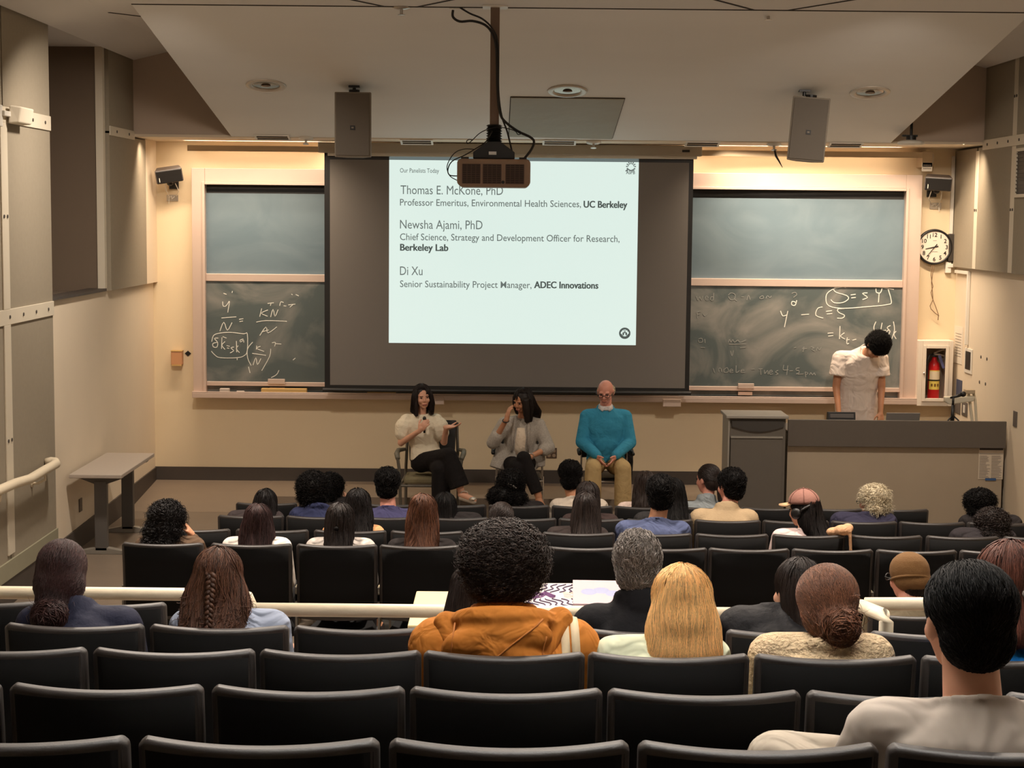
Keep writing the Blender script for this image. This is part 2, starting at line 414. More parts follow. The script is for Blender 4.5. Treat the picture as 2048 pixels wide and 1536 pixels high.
L = [[(290, 275), (295, 330), (330, 335), (375, 270)], [(378, 275), (355, 415)], [(275, 487), (465, 472)], [(255, 655), (305, 540), (350, 645), (410, 545)],
     [(500, 505), (555, 495)], [(505, 535), (550, 525)], [(765, 470), (790, 365)], [(870, 385), (785, 425), (865, 465)], [(905, 475), (935, 375), (960, 465), (1000, 380)],
     [(720, 540), (850, 520), (1110, 530)], [(765, 712), (845, 600), (870, 680), (985, 600)], [(790, 665), (880, 640)], [(865, 300), (945, 292)], [(910, 295), (900, 330)],
     [(1020, 330), (1035, 280), (1070, 290)], [(1070, 330), (1105, 335)], [(1130, 320), (1220, 310)], [(1190, 315), (1150, 350)], [(300, 170), (340, 185)], [(415, 140), (410, 165)],
     [(150, 790), (175, 710), (260, 680), (400, 672), (560, 690), (605, 690), (605, 900), (570, 965), (480, 995), (260, 995), (190, 960), (145, 910)],
     [(235, 745), (185, 750), (225, 800), (215, 860), (170, 855), (165, 815), (215, 800)], [(280, 735), (275, 880)], [(320, 790), (280, 835), (320, 890)], [(340, 840), (380, 850)], [(345, 870), (375, 875)],
     [(435, 860), (395, 870), (430, 905), (385, 935)], [(465, 780), (470, 925)], [(490, 840), (465, 880), (505, 930)], [(290, 725), (340, 745)], [(555, 755), (515, 770), (520, 795), (555, 770), (560, 800)],
     [(675, 795), (610, 880), (610, 1000), (655, 1095)], [(725, 840), (720, 890)], [(775, 850), (725, 875), (820, 915)], [(668, 940), (845, 965)], [(680, 1090), (715, 995), (735, 1085), (780, 1005)],
     [(905, 880), (890, 980), (790, 1160)], [(920, 805), (965, 800), (955, 850)], [(960, 815), (1040, 820)], [(1190, 1025), (1220, 1000)], [(1010, 1155), (980, 1210), (910, 1250)], [(1170, 180), (1185, 190)], [(1225, 185), (1265, 205)], [(620, 1110), (640, 1190)], [(475, 990), (475, 1025)]]
strokes('chalk_writing', L, 400, 560, 6.4, .0045, M_chalk)
Rr = [[(850, 320), (870, 365), (910, 355)], [(915, 320), (885, 465)], [(985, 245), (955, 235), (950, 265), (980, 270), (995, 225)], [(1035, 355), (1105, 350)],
      [(1225, 285), (1180, 300), (1165, 360), (1230, 385)], [(1255, 325), (1310, 318)], [(1262, 348), (1312, 344)], [(1420, 300), (1360, 305), (1370, 335), (1420, 360), (1400, 385), (1355, 385)],
      [(1432, 112), (1378, 95), (1325, 122), (1345, 155), (1435, 182), (1456, 212), (1405, 246), (1330, 248), (1298, 220)], [(1475, 178), (1520, 172)], [(1480, 205), (1520, 200)],
      [(1625, 160), (1580, 165), (1625, 200), (1580, 220)], [(1700, 120), (1705, 155), (1740, 158), (1755, 118)], [(1728, 160), (1722, 245)],
      [(1860, 130), (1700, 105), (1400, 105), (1280, 150), (1255, 210), (1280, 275), (1400, 298), (1600, 285), (1800, 265), (1838, 235), (1800, 100)],
      [(1270, 520), (1320, 515)], [(1275, 545), (1320, 540)], [(1380, 455), (1375, 570)], [(1420, 515), (1385, 545), (1425, 572)], [(1445, 555), (1440, 610), (1460, 610)], [(1435, 580), (1465, 575)], [(1490, 582), (1525, 572)],
      [(1700, 415), (1682, 460), (1685, 505)], [(1755, 425), (1735, 530)], [(1765, 495), (1790, 492)], [(1830, 450), (1800, 470), (1825, 500), (1810, 530), (1795, 505), (1815, 490)], [(1855, 415), (1865, 490), (1840, 570)], [(1880, 500), (1860, 530), (1880, 570)]]
strokes('chalk_writing', Rr, 1370, 550, 4.452, .0055, M_chalk)
Fa = [[(100, 190), (115, 225), (130, 195), (145, 225), (160, 185)], [(180, 208), (205, 205), (195, 190), (180, 200), (185, 222), (208, 220)], [(255, 160), (250, 225), (225, 220), (235, 195), (255, 200)], [(385, 180), (410, 160), (445, 175), (440, 215), (405, 220), (385, 190)], [(435, 210), (460, 232)],
      [(500, 195), (525, 195)], [(550, 225), (565, 180), (580, 220)], [(665, 200), (690, 185), (700, 205), (670, 212), (665, 195)], [(720, 210), (735, 185), (755, 205), (770, 185)], [(950, 165), (980, 155), (995, 175), (965, 200)],
      [(105, 330), (110, 385)], [(105, 330), (140, 325)], [(105, 355), (130, 352)], [(160, 345), (175, 365), (200, 345)], [(120, 570), (150, 565), (155, 595), (125, 600), (118, 575)], [(175, 570), (178, 605)], [(140, 645), (180, 648)],
      [(385, 600), (395, 575), (410, 600), (425, 575), (440, 600), (470, 580), (490, 600), (545, 580)], [(390, 618), (545, 615)], [(405, 675), (418, 722), (432, 672)], [(490, 650), (540, 645)],
      [(250, 830), (262, 870)], [(300, 862), (302, 835), (318, 832), (326, 862)], [(345, 845), (375, 825), (385, 860), (350, 868), (345, 840)], [(398, 856), (425, 852), (415, 838), (398, 850), (405, 870), (430, 866)], [(455, 805), (455, 870), (485, 850)], [(498, 856), (525, 852), (515, 840), (498, 852), (505, 870), (535, 868)],
      [(590, 840), (620, 838)], [(655, 838), (690, 836)], [(672, 838), (676, 888)], [(705, 845), (710, 880), (735, 850), (740, 885)], [(752, 866), (778, 862), (768, 848), (752, 860), (758, 884), (785, 880)], [(830, 850), (805, 865), (830, 880), (810, 890)], [(880, 800), (875, 845), (920, 845)], [(915, 805), (905, 890)], [(930, 855), (960, 852)],
      [(1020, 828), (992, 832), (990, 848), (1012, 852), (1015, 872), (990, 882)], [(1005, 885), (1055, 882)], [(1070, 860), (1075, 910)], [(1075, 865), (1095, 875), (1075, 890)], [(1110, 890), (1120, 870), (1135, 890), (1150, 872), (1160, 892)],
      [(1050, 685), (1060, 640), (1045, 660), (1085, 655)], [(1120, 640), (1150, 650), (1125, 660), (1155, 680)], [(1170, 675), (1180, 645), (1195, 670), (1215, 640)], [(970, 650), (990, 645)], [(1805, 890), (1815, 865), (1835, 890)]]
strokes('chalk_writing', Fa, 1370, 550, 4.452, .0045, M_chalk2)
# things on the chalk tray
zt = FZ0 + .052
def tray_block(name, label, cat, px0, px1, h, d, material, y=YB - .12):
    a = at_y(px0, 780, y).x; b = at_y(px1, 780, y).x
    tag(obj(name, MB().box((a, y - d / 2, zt), (b, y + d / 2, zt + h)), material, bevel=.006), label, cat)
M_wood = mat('eraser_wood', (196, 160, 98), .6, noise=.12, nscale=20, stretch=(1, 8, 8))
M_felt = mat('felt', (190, 178, 168), .95)
tray_block('chalk_eraser', 'small pale eraser near the left end of the chalk tray', 'eraser', 440, 459, .045, .06, M_felt)
tray_block('chalk_stick', 'short grey piece of chalk lying on the left of the tray', 'chalk', 473, 489, .02, .02, M_felt)
tray_block('wooden_pointer_block', 'long tan wooden block on the chalk tray below the left board', 'board eraser', 523, 614, .05, .07, M_wood)
tray_block('wooden_strip', 'tan wooden strip on the chalk tray left of the speaking woman', 'board eraser', 735, 792, .03, .06, M_wood)
for px0, px1, lab in ((866, 888, 'dark bracket hanging from the chalk tray right of the speaking woman'), (1326, 1362, 'pale bracket hanging from the chalk tray right of the seated man')):
    a = at_y(px0, 795, YB - .18).x; b = at_y(px1, 795, YB - .18).x
    tag(obj('tray_bracket', MB().box((a, YB - .185, FZ0 - .05), (b, YB - .171, FZ0 + .03)), M_alu, bevel=.004), lab, 'bracket')

# wash-light troughs
M_tro = mat('trough_metal', (186, 168, 142), .5, .3)
for lab, x0, x1 in (('long wash light trough above the left chalkboard', at_y(375, 298, 18.16).x, at_y(640, 298, 18.16).x), ('long wash light trough above the right chalkboard', at_y(1400, 312, 18.16).x, at_y(1845, 312, 18.16).x)):
    z0 = at_y(500, 303, 18.16).z
    t = thing('wash_light_trough', lab, 'light fixture', (0, 0, 0))
    h = MB().prism([(x0, 18.15, z0), (x0, 18.165, z0), (x0, 18.165, z0 + .05), (x0, 18.30, z0 + .05), (x0, 18.30, z0 + .06), (x0, 18.15, z0 + .06)], (x1 - x0, 0, 0))
    obj('housing', h, M_tro, t)
    obj('end_bracket', MB().box((x0, 18.3, z0 + .02), (x0 + .03, YW, z0 + .06)).box((x1 - .03, 18.3, z0 + .02), (x1, YW, z0 + .06)), M_tro, t)

# ------------------------------------------------------------------ projection screen with the slide
YS = 18.12
ps = thing('projection_screen', 'pull-down projection screen with black borders showing a slide of panelist names', 'projection screen')
SX0, SX1 = at_y(649, 540, YS).x, at_y(1383, 540, YS).x
SZ1, SZ0 = at_y(1000, 300, YS).z, at_y(1000, 781, YS).z
IX0, IX1 = at_y(660, 540, YS).x, at_y(1374, 540, YS).x
IZ1, IZ0 = at_y(1000, 322, YS).z, at_y(1000, 773, YS).z
M_scr = mat('screen_fabric', (118, 113, 108), .85)
obj('border', MB().box((SX0, YS, SZ0), (SX1, YS + .004, SZ1)), M_black, ps)
obj('screen_fabric', MB().box((IX0, YS - .002, IZ0), (IX1, YS, IZ1)), M_scr, ps)
obj('bottom_bar', MB().tube([(SX0 - .02, YS, SZ0 - .01), (SX1 + .02, YS, SZ0 - .01)], .02, 10), M_black, ps)
ca, cbz = at_y(636, 282, YS - .06), at_y(1404, 312, YS - .06)
cs = MB().box((ca.x, YS - .07, at_y(1000, 309, YS).z), (cbz.x, YS + .09, at_y(1000, 288, YS).z))
obj('roller_case', cs, mat('case_paint', (168, 160, 146), .5), ps, bevel=.008)
obj('case_lip', MB().box((ca.x + .1, YS - .05, at_y(1000, 315, YS).z), (cbz.x - .05, YS + .05, at_y(1000, 309, YS).z)), mat('case_lip', (205, 198, 184), .5), ps)
lg = at_y(1372, 302, YS - .072); obj('case_badge', MB().box((lg.x - .04, YS - .074, lg.z - .012), (lg.x + .04, YS - .07, lg.z + .012)), M_black, ps)
SL0, SL1 = at_y(778, 540, YS).x, at_y(1274, 540, YS).x
SLZ0 = at_y(1024, 688, YS).z; SLZ1 = at_y(1024, 322, YS).z; SLZ2 = at_y(1024, 312, YS).z
M_slide = mat('slide_light', (222, 240, 232), .9, emit=.96, under=(90, 88, 84))  # projected light put into the slide as its own glow, lettering too
M_spill = mat('slide_spill', (112, 124, 122), .9, emit=.8, under=(40, 40, 40))  # slide light spilling on the black border, put in as glow
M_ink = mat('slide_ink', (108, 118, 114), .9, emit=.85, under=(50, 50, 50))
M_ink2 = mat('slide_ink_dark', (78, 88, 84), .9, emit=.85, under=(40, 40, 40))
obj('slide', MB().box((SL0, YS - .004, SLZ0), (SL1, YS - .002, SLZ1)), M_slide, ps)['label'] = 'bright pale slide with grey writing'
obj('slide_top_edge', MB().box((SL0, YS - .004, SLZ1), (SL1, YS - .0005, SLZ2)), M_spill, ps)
EX, EZ = (1, 0, 0), (0, 0, 1)
def line(t, x0, x1, ybase, em, bold=0, mt=None, yb1=None):
    a = at_y(x0, ybase, YS - .006); b = at_y(x1, yb1 if yb1 else ybase + (x1 - x0) * .0096, YS - .006)
    d = (b - a); w = d.length
    text_on('slide_text', t, a, d.normalized(), EZ, w, em / 187.0, mt or M_ink, ps, bold)
    if mt is M_ink2: text_on('slide_text', t, a + Vector((.004, -.0005, 0)), d.normalized(), EZ, w, em / 187.0, mt, ps, bold)
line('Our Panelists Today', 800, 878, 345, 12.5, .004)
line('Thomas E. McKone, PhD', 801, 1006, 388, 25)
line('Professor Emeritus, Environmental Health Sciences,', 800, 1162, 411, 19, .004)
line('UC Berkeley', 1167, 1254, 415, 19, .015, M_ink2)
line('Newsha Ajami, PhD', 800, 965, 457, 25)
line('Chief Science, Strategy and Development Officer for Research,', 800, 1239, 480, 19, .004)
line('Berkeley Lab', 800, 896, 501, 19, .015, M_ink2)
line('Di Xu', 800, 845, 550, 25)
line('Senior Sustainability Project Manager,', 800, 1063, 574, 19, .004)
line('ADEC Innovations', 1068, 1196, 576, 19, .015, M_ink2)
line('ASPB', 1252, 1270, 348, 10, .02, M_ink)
# small sun-and-hand emblem over ASPB
em = MB(); c = at_y(1262, 333, YS - .006)
for k in range(12):
    a = 2 * PI * k / 12
    if math.sin(a) < -.6: continue
    p = c + Vector((math.cos(a), 0, math.sin(a))) * .036; q = c + Vector((math.cos(a), 0, math.sin(a))) * .052
    em.tube([p, q], .006, 4)
em.tube([c + Vector((.03 * math.cos(a * .2), 0, .03 * math.sin(a * .2))) for a in range(0, 17)], .0035, 4)
em.tube([c + Vector((-.055, 0, -.05)), c + Vector((-.03, 0, -.03)), c + Vector((.0, 0, -.045)), c + Vector((.035, 0, -.03))], .008, 5)
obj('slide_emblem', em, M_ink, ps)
sl = MB(); c = at_y(1249.5, 666.5, YS - .006)
sl.tube([c + Vector((math.cos(2 * PI * k / 32), 0, math.sin(2 * PI * k / 32))) * .052 for k in range(33)], .009, 6)
for k in range(7):
    a = -PI * (.12 + .76 * k / 6)
    sl.ell(c + Vector((math.cos(a), 0, math.sin(a))) * .042, (.011, .003, .009), None, 8, 6)
for k in range(5):
    a = PI * (.2 + .6 * k / 4); sl.ell(c + Vector((math.cos(a), 0, math.sin(a))) * .042, (.008, .003, .006), None, 8, 6)
sl.prism([c + Vector((-.024, 0, -.022)), c + Vector((-.024, 0, .006)), c + Vector((0, 0, .016)), c + Vector((.024, 0, .006)), c + Vector((.024, 0, -.022)), c + Vector((.009, 0, -.022)), c + Vector((.007, 0, .002)), c + Vector((-.007, 0, .002)), c + Vector((-.009, 0, -.022))], (0, -.002, 0))
sl.tube([c + Vector((-.012, 0, .024)), c + Vector((.012, 0, .024))], .004, 4)
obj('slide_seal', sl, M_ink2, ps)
# ------------------------------------------------------------------ ceiling fixtures
M_white = mat('white_plastic', (226, 220, 208), .45)
M_metal = mat('brushed_metal', (190, 182, 172), .3, .8)
M_wire = mat('black_cable', (20, 18, 17), .5)
M_blk = mat('black_plastic', (24, 22, 21), .45)
CN = Vector((0, -math.sin(math.atan(SLOPE)), -math.cos(math.atan(SLOPE))))      # cloud normal, facing down
CT = Vector((0, -math.cos(math.atan(SLOPE)), math.sin(math.atan(SLOPE))))       # along the cloud towards the back of the hall
EXV = Vector((1, 0, 0))
for px, py, lab in ((532, 170, 'left recessed round downlight in the sloping ceiling, off'), (1135, 181, 'middle recessed round downlight in the sloping ceiling, above the access panel'), (1740, 184, 'right recessed round downlight in the sloping ceiling, off')):
    c = cloud(px, py); t = thing('recessed_downlight', lab, 'ceiling light', c, 0, 'recessed downlights')
    ring = MB().lathe([(.17, 0), (.185, .004), (.18, .012), (.14, .016), (.125, .004), (.125, 0)], (0, 0, 0), CN, 32)
    obj('trim_ring', ring, mat('downlight_ring', (200, 190, 176), .4, .3), t, True)
    obj('reflector', MB().lathe([(.13, .002), (.12, .004), (.07, .006), (.05, .007), (.0, .007)], (0, 0, 0), CN, 28), mat('downlight_cone', (150, 138, 122), .18, .9), t, True)
    obj('bulb', MB().ell(CN * .008, (.045, .045, .012)), mat('bulb_off', (120, 100, 80), .3), t, True)
# ceiling access panel
q = [cloud(1022, 193), cloud(1249, 196), cloud(1224, 276), cloud(1018, 271)]
ap = MB().prism([p + CN * .003 for p in q], CN * .012)
t = tag(obj('ceiling_access_panel', ap, mat('access_panel_paint', (158, 150, 130), .6, 0, noise=.06, nscale=2, bump=.5, bscale=2.2, bdist=.03), bevel=.003), 'rectangular access panel set in the sloping ceiling right of the projector pole', 'ceiling panel')
eb = MB()
for i in range(4):
    a = q[i] + CN * .002; b = q[(i + 1) % 4] + CN * .002; eb.tube([a, b], .008, 4)
obj('panel_edge', eb, M_groove, t)
# slot vents
for i, (x0, x1, py, lab) in enumerate(((510, 580, 274, 'slot air vent at the far left of the sloping ceiling edge'), (801, 866, 283, 'slot air vent between the left speaker and the projector'), (1085, 1152, 284, 'slot air vent just below the ceiling access panel'), (1370, 1439, 287, 'slot air vent left of the hanging cord'), (1657, 1725, 289, 'slot air vent right of the right speaker'))):
    a = cloud(x0, py); b = cloud(x1, py); c = (a + b) / 2; w = (b - a).length / 2
    t = thing('slot_vent', lab, 'vent', c, 0, 'slot vents')
    f = MB()
    def pb_(u0, u1, v0, v1, d0, d1, m_):
        P = [EXV * u0 + CT * v0 + CN * d0, EXV * u1 + CT * v0 + CN * d0, EXV * u1 + CT * v1 + CN * d0, EXV * u0 + CT * v1 + CN * d0]
        m_.prism(P, CN * (d1 - d0))
    h = .085
    pb_(-w, w, h - .02, h, .002, .012, f); pb_(-w, w, -h, -h + .02, .002, .012, f); pb_(-w, -w + .02, -h + .02, h - .02, .002, .012, f); pb_(w - .02, w, -h + .02, h - .02, .002, .012, f)
    obj('vent_frame', f, M_white, t)
    d = MB(); pb_(-w + .02, w - .02, -h + .02, h - .02, .001, .004, d); obj('vent_opening', d, M_groove, t)
    d = MB(); pb_(-w + .02, w - .02, -.008, .008, .004, .010, d); obj('vent_blade', d, M_tro, t)
# sprinklers
for px, py, lab, onc in ((612, 276, 'fire sprinkler on the sloping ceiling left of the left speaker', 1), (1187, 284, 'fire sprinkler below the right end of the access panel', 1), (1548, 288, 'fire sprinkler with a black cord hanging from it', 1), (803, 14, 'fire sprinkler in the upper ceiling left of the projector pole', 0), (1537, 24, 'fire sprinkler in the upper ceiling above the right speaker', 0)):
    c = cloud(px, py) if onc else at_z(px, py, ZC); n = CN if onc else Vector((0, 0, -1))
    t = thing('fire_sprinkler', lab, 'sprinkler', c, 0, 'ceiling sprinklers')
    obj('escutcheon', MB().lathe([(.075, .001), (.075, .008), (.03, .02), (.0, .021)], (0, 0, 0), n, 20), M_white if onc else M_metal, t, True)
    obj('sprinkler_head', MB().cyl(n * .02, n * .06, .012, 10).lathe([(.03, .06), (.03, .064), (.0, .066)], (0, 0, 0), n, 14), M_metal, t)
c = cloud(1548, 290)
pts = [c + CN * .05, at_y(1549, 300, c.y), at_y(1552, 312, c.y - .02), at_y(1558, 322, c.y - .03), at_y(1565, 335, c.y - .03)]
tag(obj('hanging_cord', MB().tube(pts, [.008, .012, .012, .009, .003], 7), M_wire, smooth=True), 'short black cord hanging from the ceiling left of the right speaker', 'cord')
# round ceiling microphone
c = at_y(1822, 284, 17.0)
t = thing('ceiling_disc', 'round white disc hanging on a black mount at the right end of the ceiling', 'ceiling device', c)
obj('disc', MB().lathe([(.0, -.03), (.12, -.028), (.135, -.015), (.13, .0), (.1, .012), (.05, .02)], (0, 0, 0), (0, 0, 1), 32), M_white, t, True)
obj('mount', MB().cyl((0, 0, .015), (0, .0, .06), .05, 16).box((-.09, -.02, .05), (.06, .02, .07)).cyl((0, .0, .06), (0, .0, .30), .014, 8), M_blk, t)
# hanging loudspeakers
M_spk = mat('speaker_grille', (104, 96, 86), .75, noise=.05, nscale=60, bump=.25, bscale=500)
M_spkb = mat('speaker_cabinet', (132, 122, 108), .6)
def loudspeaker(lab, px0, px1, pt, pbm, Y, rz, tilt):
    a = at_y((px0 + px1) / 2, pt, Y); b = at_y((px0 + px1) / 2, pbm, Y)
    W = (at_y(px1, pt, Y).x - at_y(px0, pt, Y).x); H = a.z - b.z
    t = thing('ceiling_loudspeaker', lab, 'loudspeaker', (a.x, Y, b.z), 0)
    R = Matrix.Rotation(rz, 3, 'Z') @ Matrix.Rotation(tilt, 3, 'Y')
    def T(mb): mb.v = [tuple(R @ Vector(v)) for v in mb.v]; return mb
    w = W / 2; D = .30
    cabp = [(-w, 0), (w, 0), (w, .05), (w * .45, D), (-w * .45, D), (-w, .05)]
    obj('cabinet', T(MB().prism([(x, y, 0) for x, y in cabp], (0, 0, H))), M_spkb, t, bevel=.008)
    obj('grille', T(MB().box((-w + .012, -.012, .012), (w - .012, .0, H - .012))), M_spk, t, bevel=.006)
    bz = H * .45
    o = obj('badge', T(MB().box((-.022, -.017, bz - .02), (.022, -.012, bz + .02))), M_blk, t)
    obj('badge_mark', T(MB().box((-.011, -.019, bz - .006), (.010, -.017, bz + .008))), M_spkb, o)
    top = T(MB().cyl((0, .15, H), (0, .15, H + .03), .05, 14)); zt_ = cz(Y + .15) - b.z
    top.cyl((0, .15, H + .02), (0, .15, zt_ + .01), .016, 10); top.box((-.05, .11, zt_ - .012), (.05, .19, zt_ + .005))
    obj('ceiling_mount', top, M_blk, t)
loudspeaker('left grey-brown loudspeaker hanging from the sloping ceiling above the screen', 669, 742, 184, 314, 15.6, 0.0, 0.0)
loudspeaker('right grey-brown loudspeaker hanging from the sloping ceiling, slightly tilted', 1577, 1651, 194, 322, 15.6, -.12, math.radians(4.5))

# ------------------------------------------------------------------ projector on its pole
YP = ry - .06
pc = at_y(988, 318, YP)
t = thing('projector_pole', 'brown ceiling pole holding the projector in front of the screen', 'pole', (pc.x, YP, ZC))
ztop = at_y(988, 262, YP).z - ZC
wv = 8.5 / 235
obj('pole', MB().box((-wv, -wv, ztop), (wv, wv, -.005)), mat('pole_paint', (112, 90, 72), .55), t, bevel=.006)
obj('ceiling_flange', MB().box((-.1, -.1, -.012), (.1, .1, -.001)), M_white, t)
col = MB()
for k in range(7): col.lathe([(.05, 0), (.066, .01), (.05, .02)], (0, 0, ztop - .06 + .02 * k - .03), (0, 0, 1), 18)
col.cyl((0, 0, ztop - .09), (0, 0, ztop + .02), .05, 16)
obj('collar', col, M_blk, t)
zb = at_y(988, 318, YP).z - ZC; zy = at_y(988, 284, YP).z - ZC
yk = MB().prism([(-.165, -.11, zb), (.165, -.11, zb), (.165, -.11, zb + .05), (.05, -.11, zy), (-.05, -.11, zy), (-.165, -.11, zb + .05)], (0, .22, 0))
yk.cyl((0, 0, zy - .01), (0, 0, ztop - .06), .03, 12)
y_ = obj('yoke', yk, M_blk, t, bevel=.004)
obj('yoke_label', MB().box((-.04, -.114, zb + .03), (.02, -.11, zb + .055)), M_metal, y_)
A = at_y(916, 319, YP); B = at_y(1060, 376, YP)
pr = thing('projector', 'large brown-looking projector hanging from the pole, vented back towards the seats', 'projector', ((A.x + B.x) / 2, YP, B.z))
hw = (B.x - A.x) / 2; hh = A.z - B.z
body = MB().prism([(-hw, -.22, .03), (-hw + .03, -.22, 0), (hw - .03, -.22, 0), (hw, -.22, .03), (hw, -.22, hh - .02), (hw - .02, -.22, hh), (-hw + .02, -.22, hh), (-hw, -.22, hh - .02)], (0, .46, 0))
obj('case', body, mat('projector_case', (150, 124, 102), .5), pr, bevel=.012)
gm = mat('projector_grille', (86, 66, 56), .6)
for (x0, x1, nm) in ((.075, .315, 0), (.355, .60, 0), (.665, .91, 0)):
    g = MB(); xa = -hw + 2 * hw * x0; xb = -hw + 2 * hw * x1
    n = 11
    for k in range(n): 
        z = hh * .14 + (hh * .66) * k / (n - 1); g.box((xa, -.226, z - .003), (xb, -.219, z + .004))
    for k in range(5):
        x = xa + (xb - xa) * k / 4; g.box((x - .003, -.2265, hh * .13), (x + .003, -.219, hh * .81))
    obj('vent_grille', g, gm, pr)
    obj('vent_recess', MB().box((xa, -.222, hh * .12), (xb, -.2185, hh * .82)), mat('vent_recess', (46, 36, 31), .7), pr)
obj('sensor', MB().cyl((-hw + 2 * hw * .628, -.228, hh * .18), (-hw + 2 * hw * .628, -.21, hh * .18), .013, 12), M_blk, pr)
obj('lens', MB().lathe([(.05, 0), (.06, .05), (.045, .06), (.0, .05)], (.1, .24, hh * .5), (0, 1, 0), 20), M_blk, pr, True)
ft = MB()
for s in (-1, 1): ft.box((s * (hw - .06) - .03, -.19, hh), (s * (hw - .06) + .03, -.13, hh + .015))
obj('foot_pads', ft, M_blk, pr)
def cable(lab, pts, r, y, dys=None, material=None):
    P = []
    for i, (x, yy) in enumerate(pts): P.append(at_y(x, yy, y + (dys[i] if dys else 0)))
    fine = []
    for i in range(len(P) - 1):
        p0 = P[max(i - 1, 0)]; p1 = P[i]; p2 = P[i + 1]; p3 = P[min(i + 2, len(P) - 1)]
        for k in range(5):
            s = k / 5
            fine.append(.5 * ((2 * p1) + (p2 - p0) * s + (2 * p0 - 5 * p1 + 4 * p2 - p3) * s * s + (3 * p1 - p0 - 3 * p2 + p3) * s ** 3))
    fine.append(P[-1])
    return tag(obj('cable', MB().tube(fine, r, 6), material or M_wire, smooth=True), lab, 'cable')
yc = YP - .08
cable('thick black cable looping from the ceiling plate down the pole to the projector right side', [(906, 20), (906, 34), (920, 43), (945, 42), (970, 50), (985, 68), (993, 100), (995, 180), (1000, 225), (1010, 243), (1035, 262), (1060, 274), (1068, 284), (1062, 300), (1048, 318)], .010, yc)
cable('second black cable from the ceiling plate down the pole into the projector top', [(920, 15), (940, 27), (965, 38), (985, 58), (996, 90), (997, 180), (1003, 230), (1014, 262), (1021, 290), (1027, 316)], .008, yc)
cable('thin black cable looping left of the projector into its lower left sockets', [(985, 262), (972, 283), (955, 295), (930, 310), (905, 322), (896, 338), (899, 350), (916, 352)], .005, yc)
cable('thin black cable arching wide left of the projector yoke', [(950, 299), (930, 298), (912, 304), (900, 318), (894, 335), (900, 352), (915, 361)], .004, yc - .02)
cable('thin grey security wire ending in a loop left of the projector collar', [(1002, 253), (980, 257), (960, 266), (945, 280), (936, 287), (933, 283), (938, 279), (944, 280)], .004, yc - .03)
cable('thin wire sagging right of the collar to the thick cable', [(998, 254), (1015, 257), (1030, 262), (1036, 269), (1042, 267), (1040, 262)], .004, yc - .02)
tag(obj('ceiling_cable_plate', MB().box((at_z(899, 16, ZC).x, at_z(920, 16, ZC).y - .05, ZC - .012), (at_z(931, 16, ZC).x, at_z(920, 16, ZC).y + .05, ZC - .0)), M_white, bevel=.003), 'small white cable outlet plate on the ceiling left of the pole', 'cable plate')

# ------------------------------------------------------------------ on the front wall
def wall_speaker(lab, px, py, flip, plate_px, plate_py):
    c = at_y(px, py, 18.22)
    t = thing('wall_speaker', lab, 'loudspeaker', c)
    R = Matrix.Rotation(flip * .18, 3, 'Z') @ Matrix.Rotation(-flip * math.radians(9 if flip > 0 else 3), 3, 'Y') @ Matrix.Rotation(.25, 3, 'X')
    def T(mb): mb.v = [tuple(R @ Vector(v)) for v in mb.v]; return mb
    s = .145
    cab = MB(); pl = [(-s, -.08), (s, -.08), (s * .85, .07), (-s * .85, .07)]
    obj('cabinet', T(MB().prism([(x, y, -.075) for x, y in pl], (0, 0, .15))), mat('wall_speaker_case', (92, 84, 80), .4), t, bevel=.015)
    obj('grille', T(MB().box((-s + .012, -.09, -.065), (s - .012, -.079, .065))), M_blk, t, bevel=.006)
    obj('badge', T(MB().box((-s * .75, -.092, -.05), (-s * .70, -.09, -.005))), M_white, t)
    obj('bracket', MB().cyl((0, .06, -.02), (0, .25, -.08), .02, 10).ell((0, .05, -.09), (.035, .035, .03)).box((-.05, .25, -.15), (.05, .275, -.02)), M_blk, t)
    p = at_y(plate_px, plate_py, YW - .004); pl = MB().box((p.x - .06, YW - .012, p.z - .035), (p.x + .06, YW - .001, p.z + .035))
    wp = thing('wall_plate', ('steel wall plate below the left wall speaker' if flip > 0 else 'steel wall plate with white squiggle below the right wall speaker'), 'wall plate', (p.x, YW - .006, p.z))
    obj('plate', MB().box((-.062, -.006, -.035), (.062, .005, .035)), M_metal, wp, bevel=.003)
    obj('wire_tail', MB().tube([(-.04, -.01, .0), (-.01, -.02, .02), (.0, -.02, -.01), (.03, -.02, .015)], .006, 6), M_white, wp)
    for sx in (-1, 1):
        cb_ = MB(); top = c + Vector((sx * .055, .05, -.09))
        pts = [top, (top + p) / 2 + Vector((sx * .06, -.04, 0)), Vector((p.x + sx * .045, YW - .02, p.z + .02))]
        if sx == flip * -1: pts = [top, (top + p) / 2 + Vector((sx * .02, -.03, 0)), Vector((p.x - .03 * flip, YW - .02, p.z + .01)), Vector((p.x - .04 * flip, YW - .015, p.z - .06))]
        tag(obj('speaker_wire', cb_.tube(pts, .005, 6), M_white), '%s white wire hanging from the %s wall speaker' % (('left', 'right')[sx > 0], ('left', 'right')[flip < 0]), 'wire')
wall_speaker('small black speaker tilted on the front wall left of the chalkboard', 338, 349, 1, 345, 396)
wall_speaker('small black speaker on the front wall above the clock', 1876, 365, -1, 1871, 412)
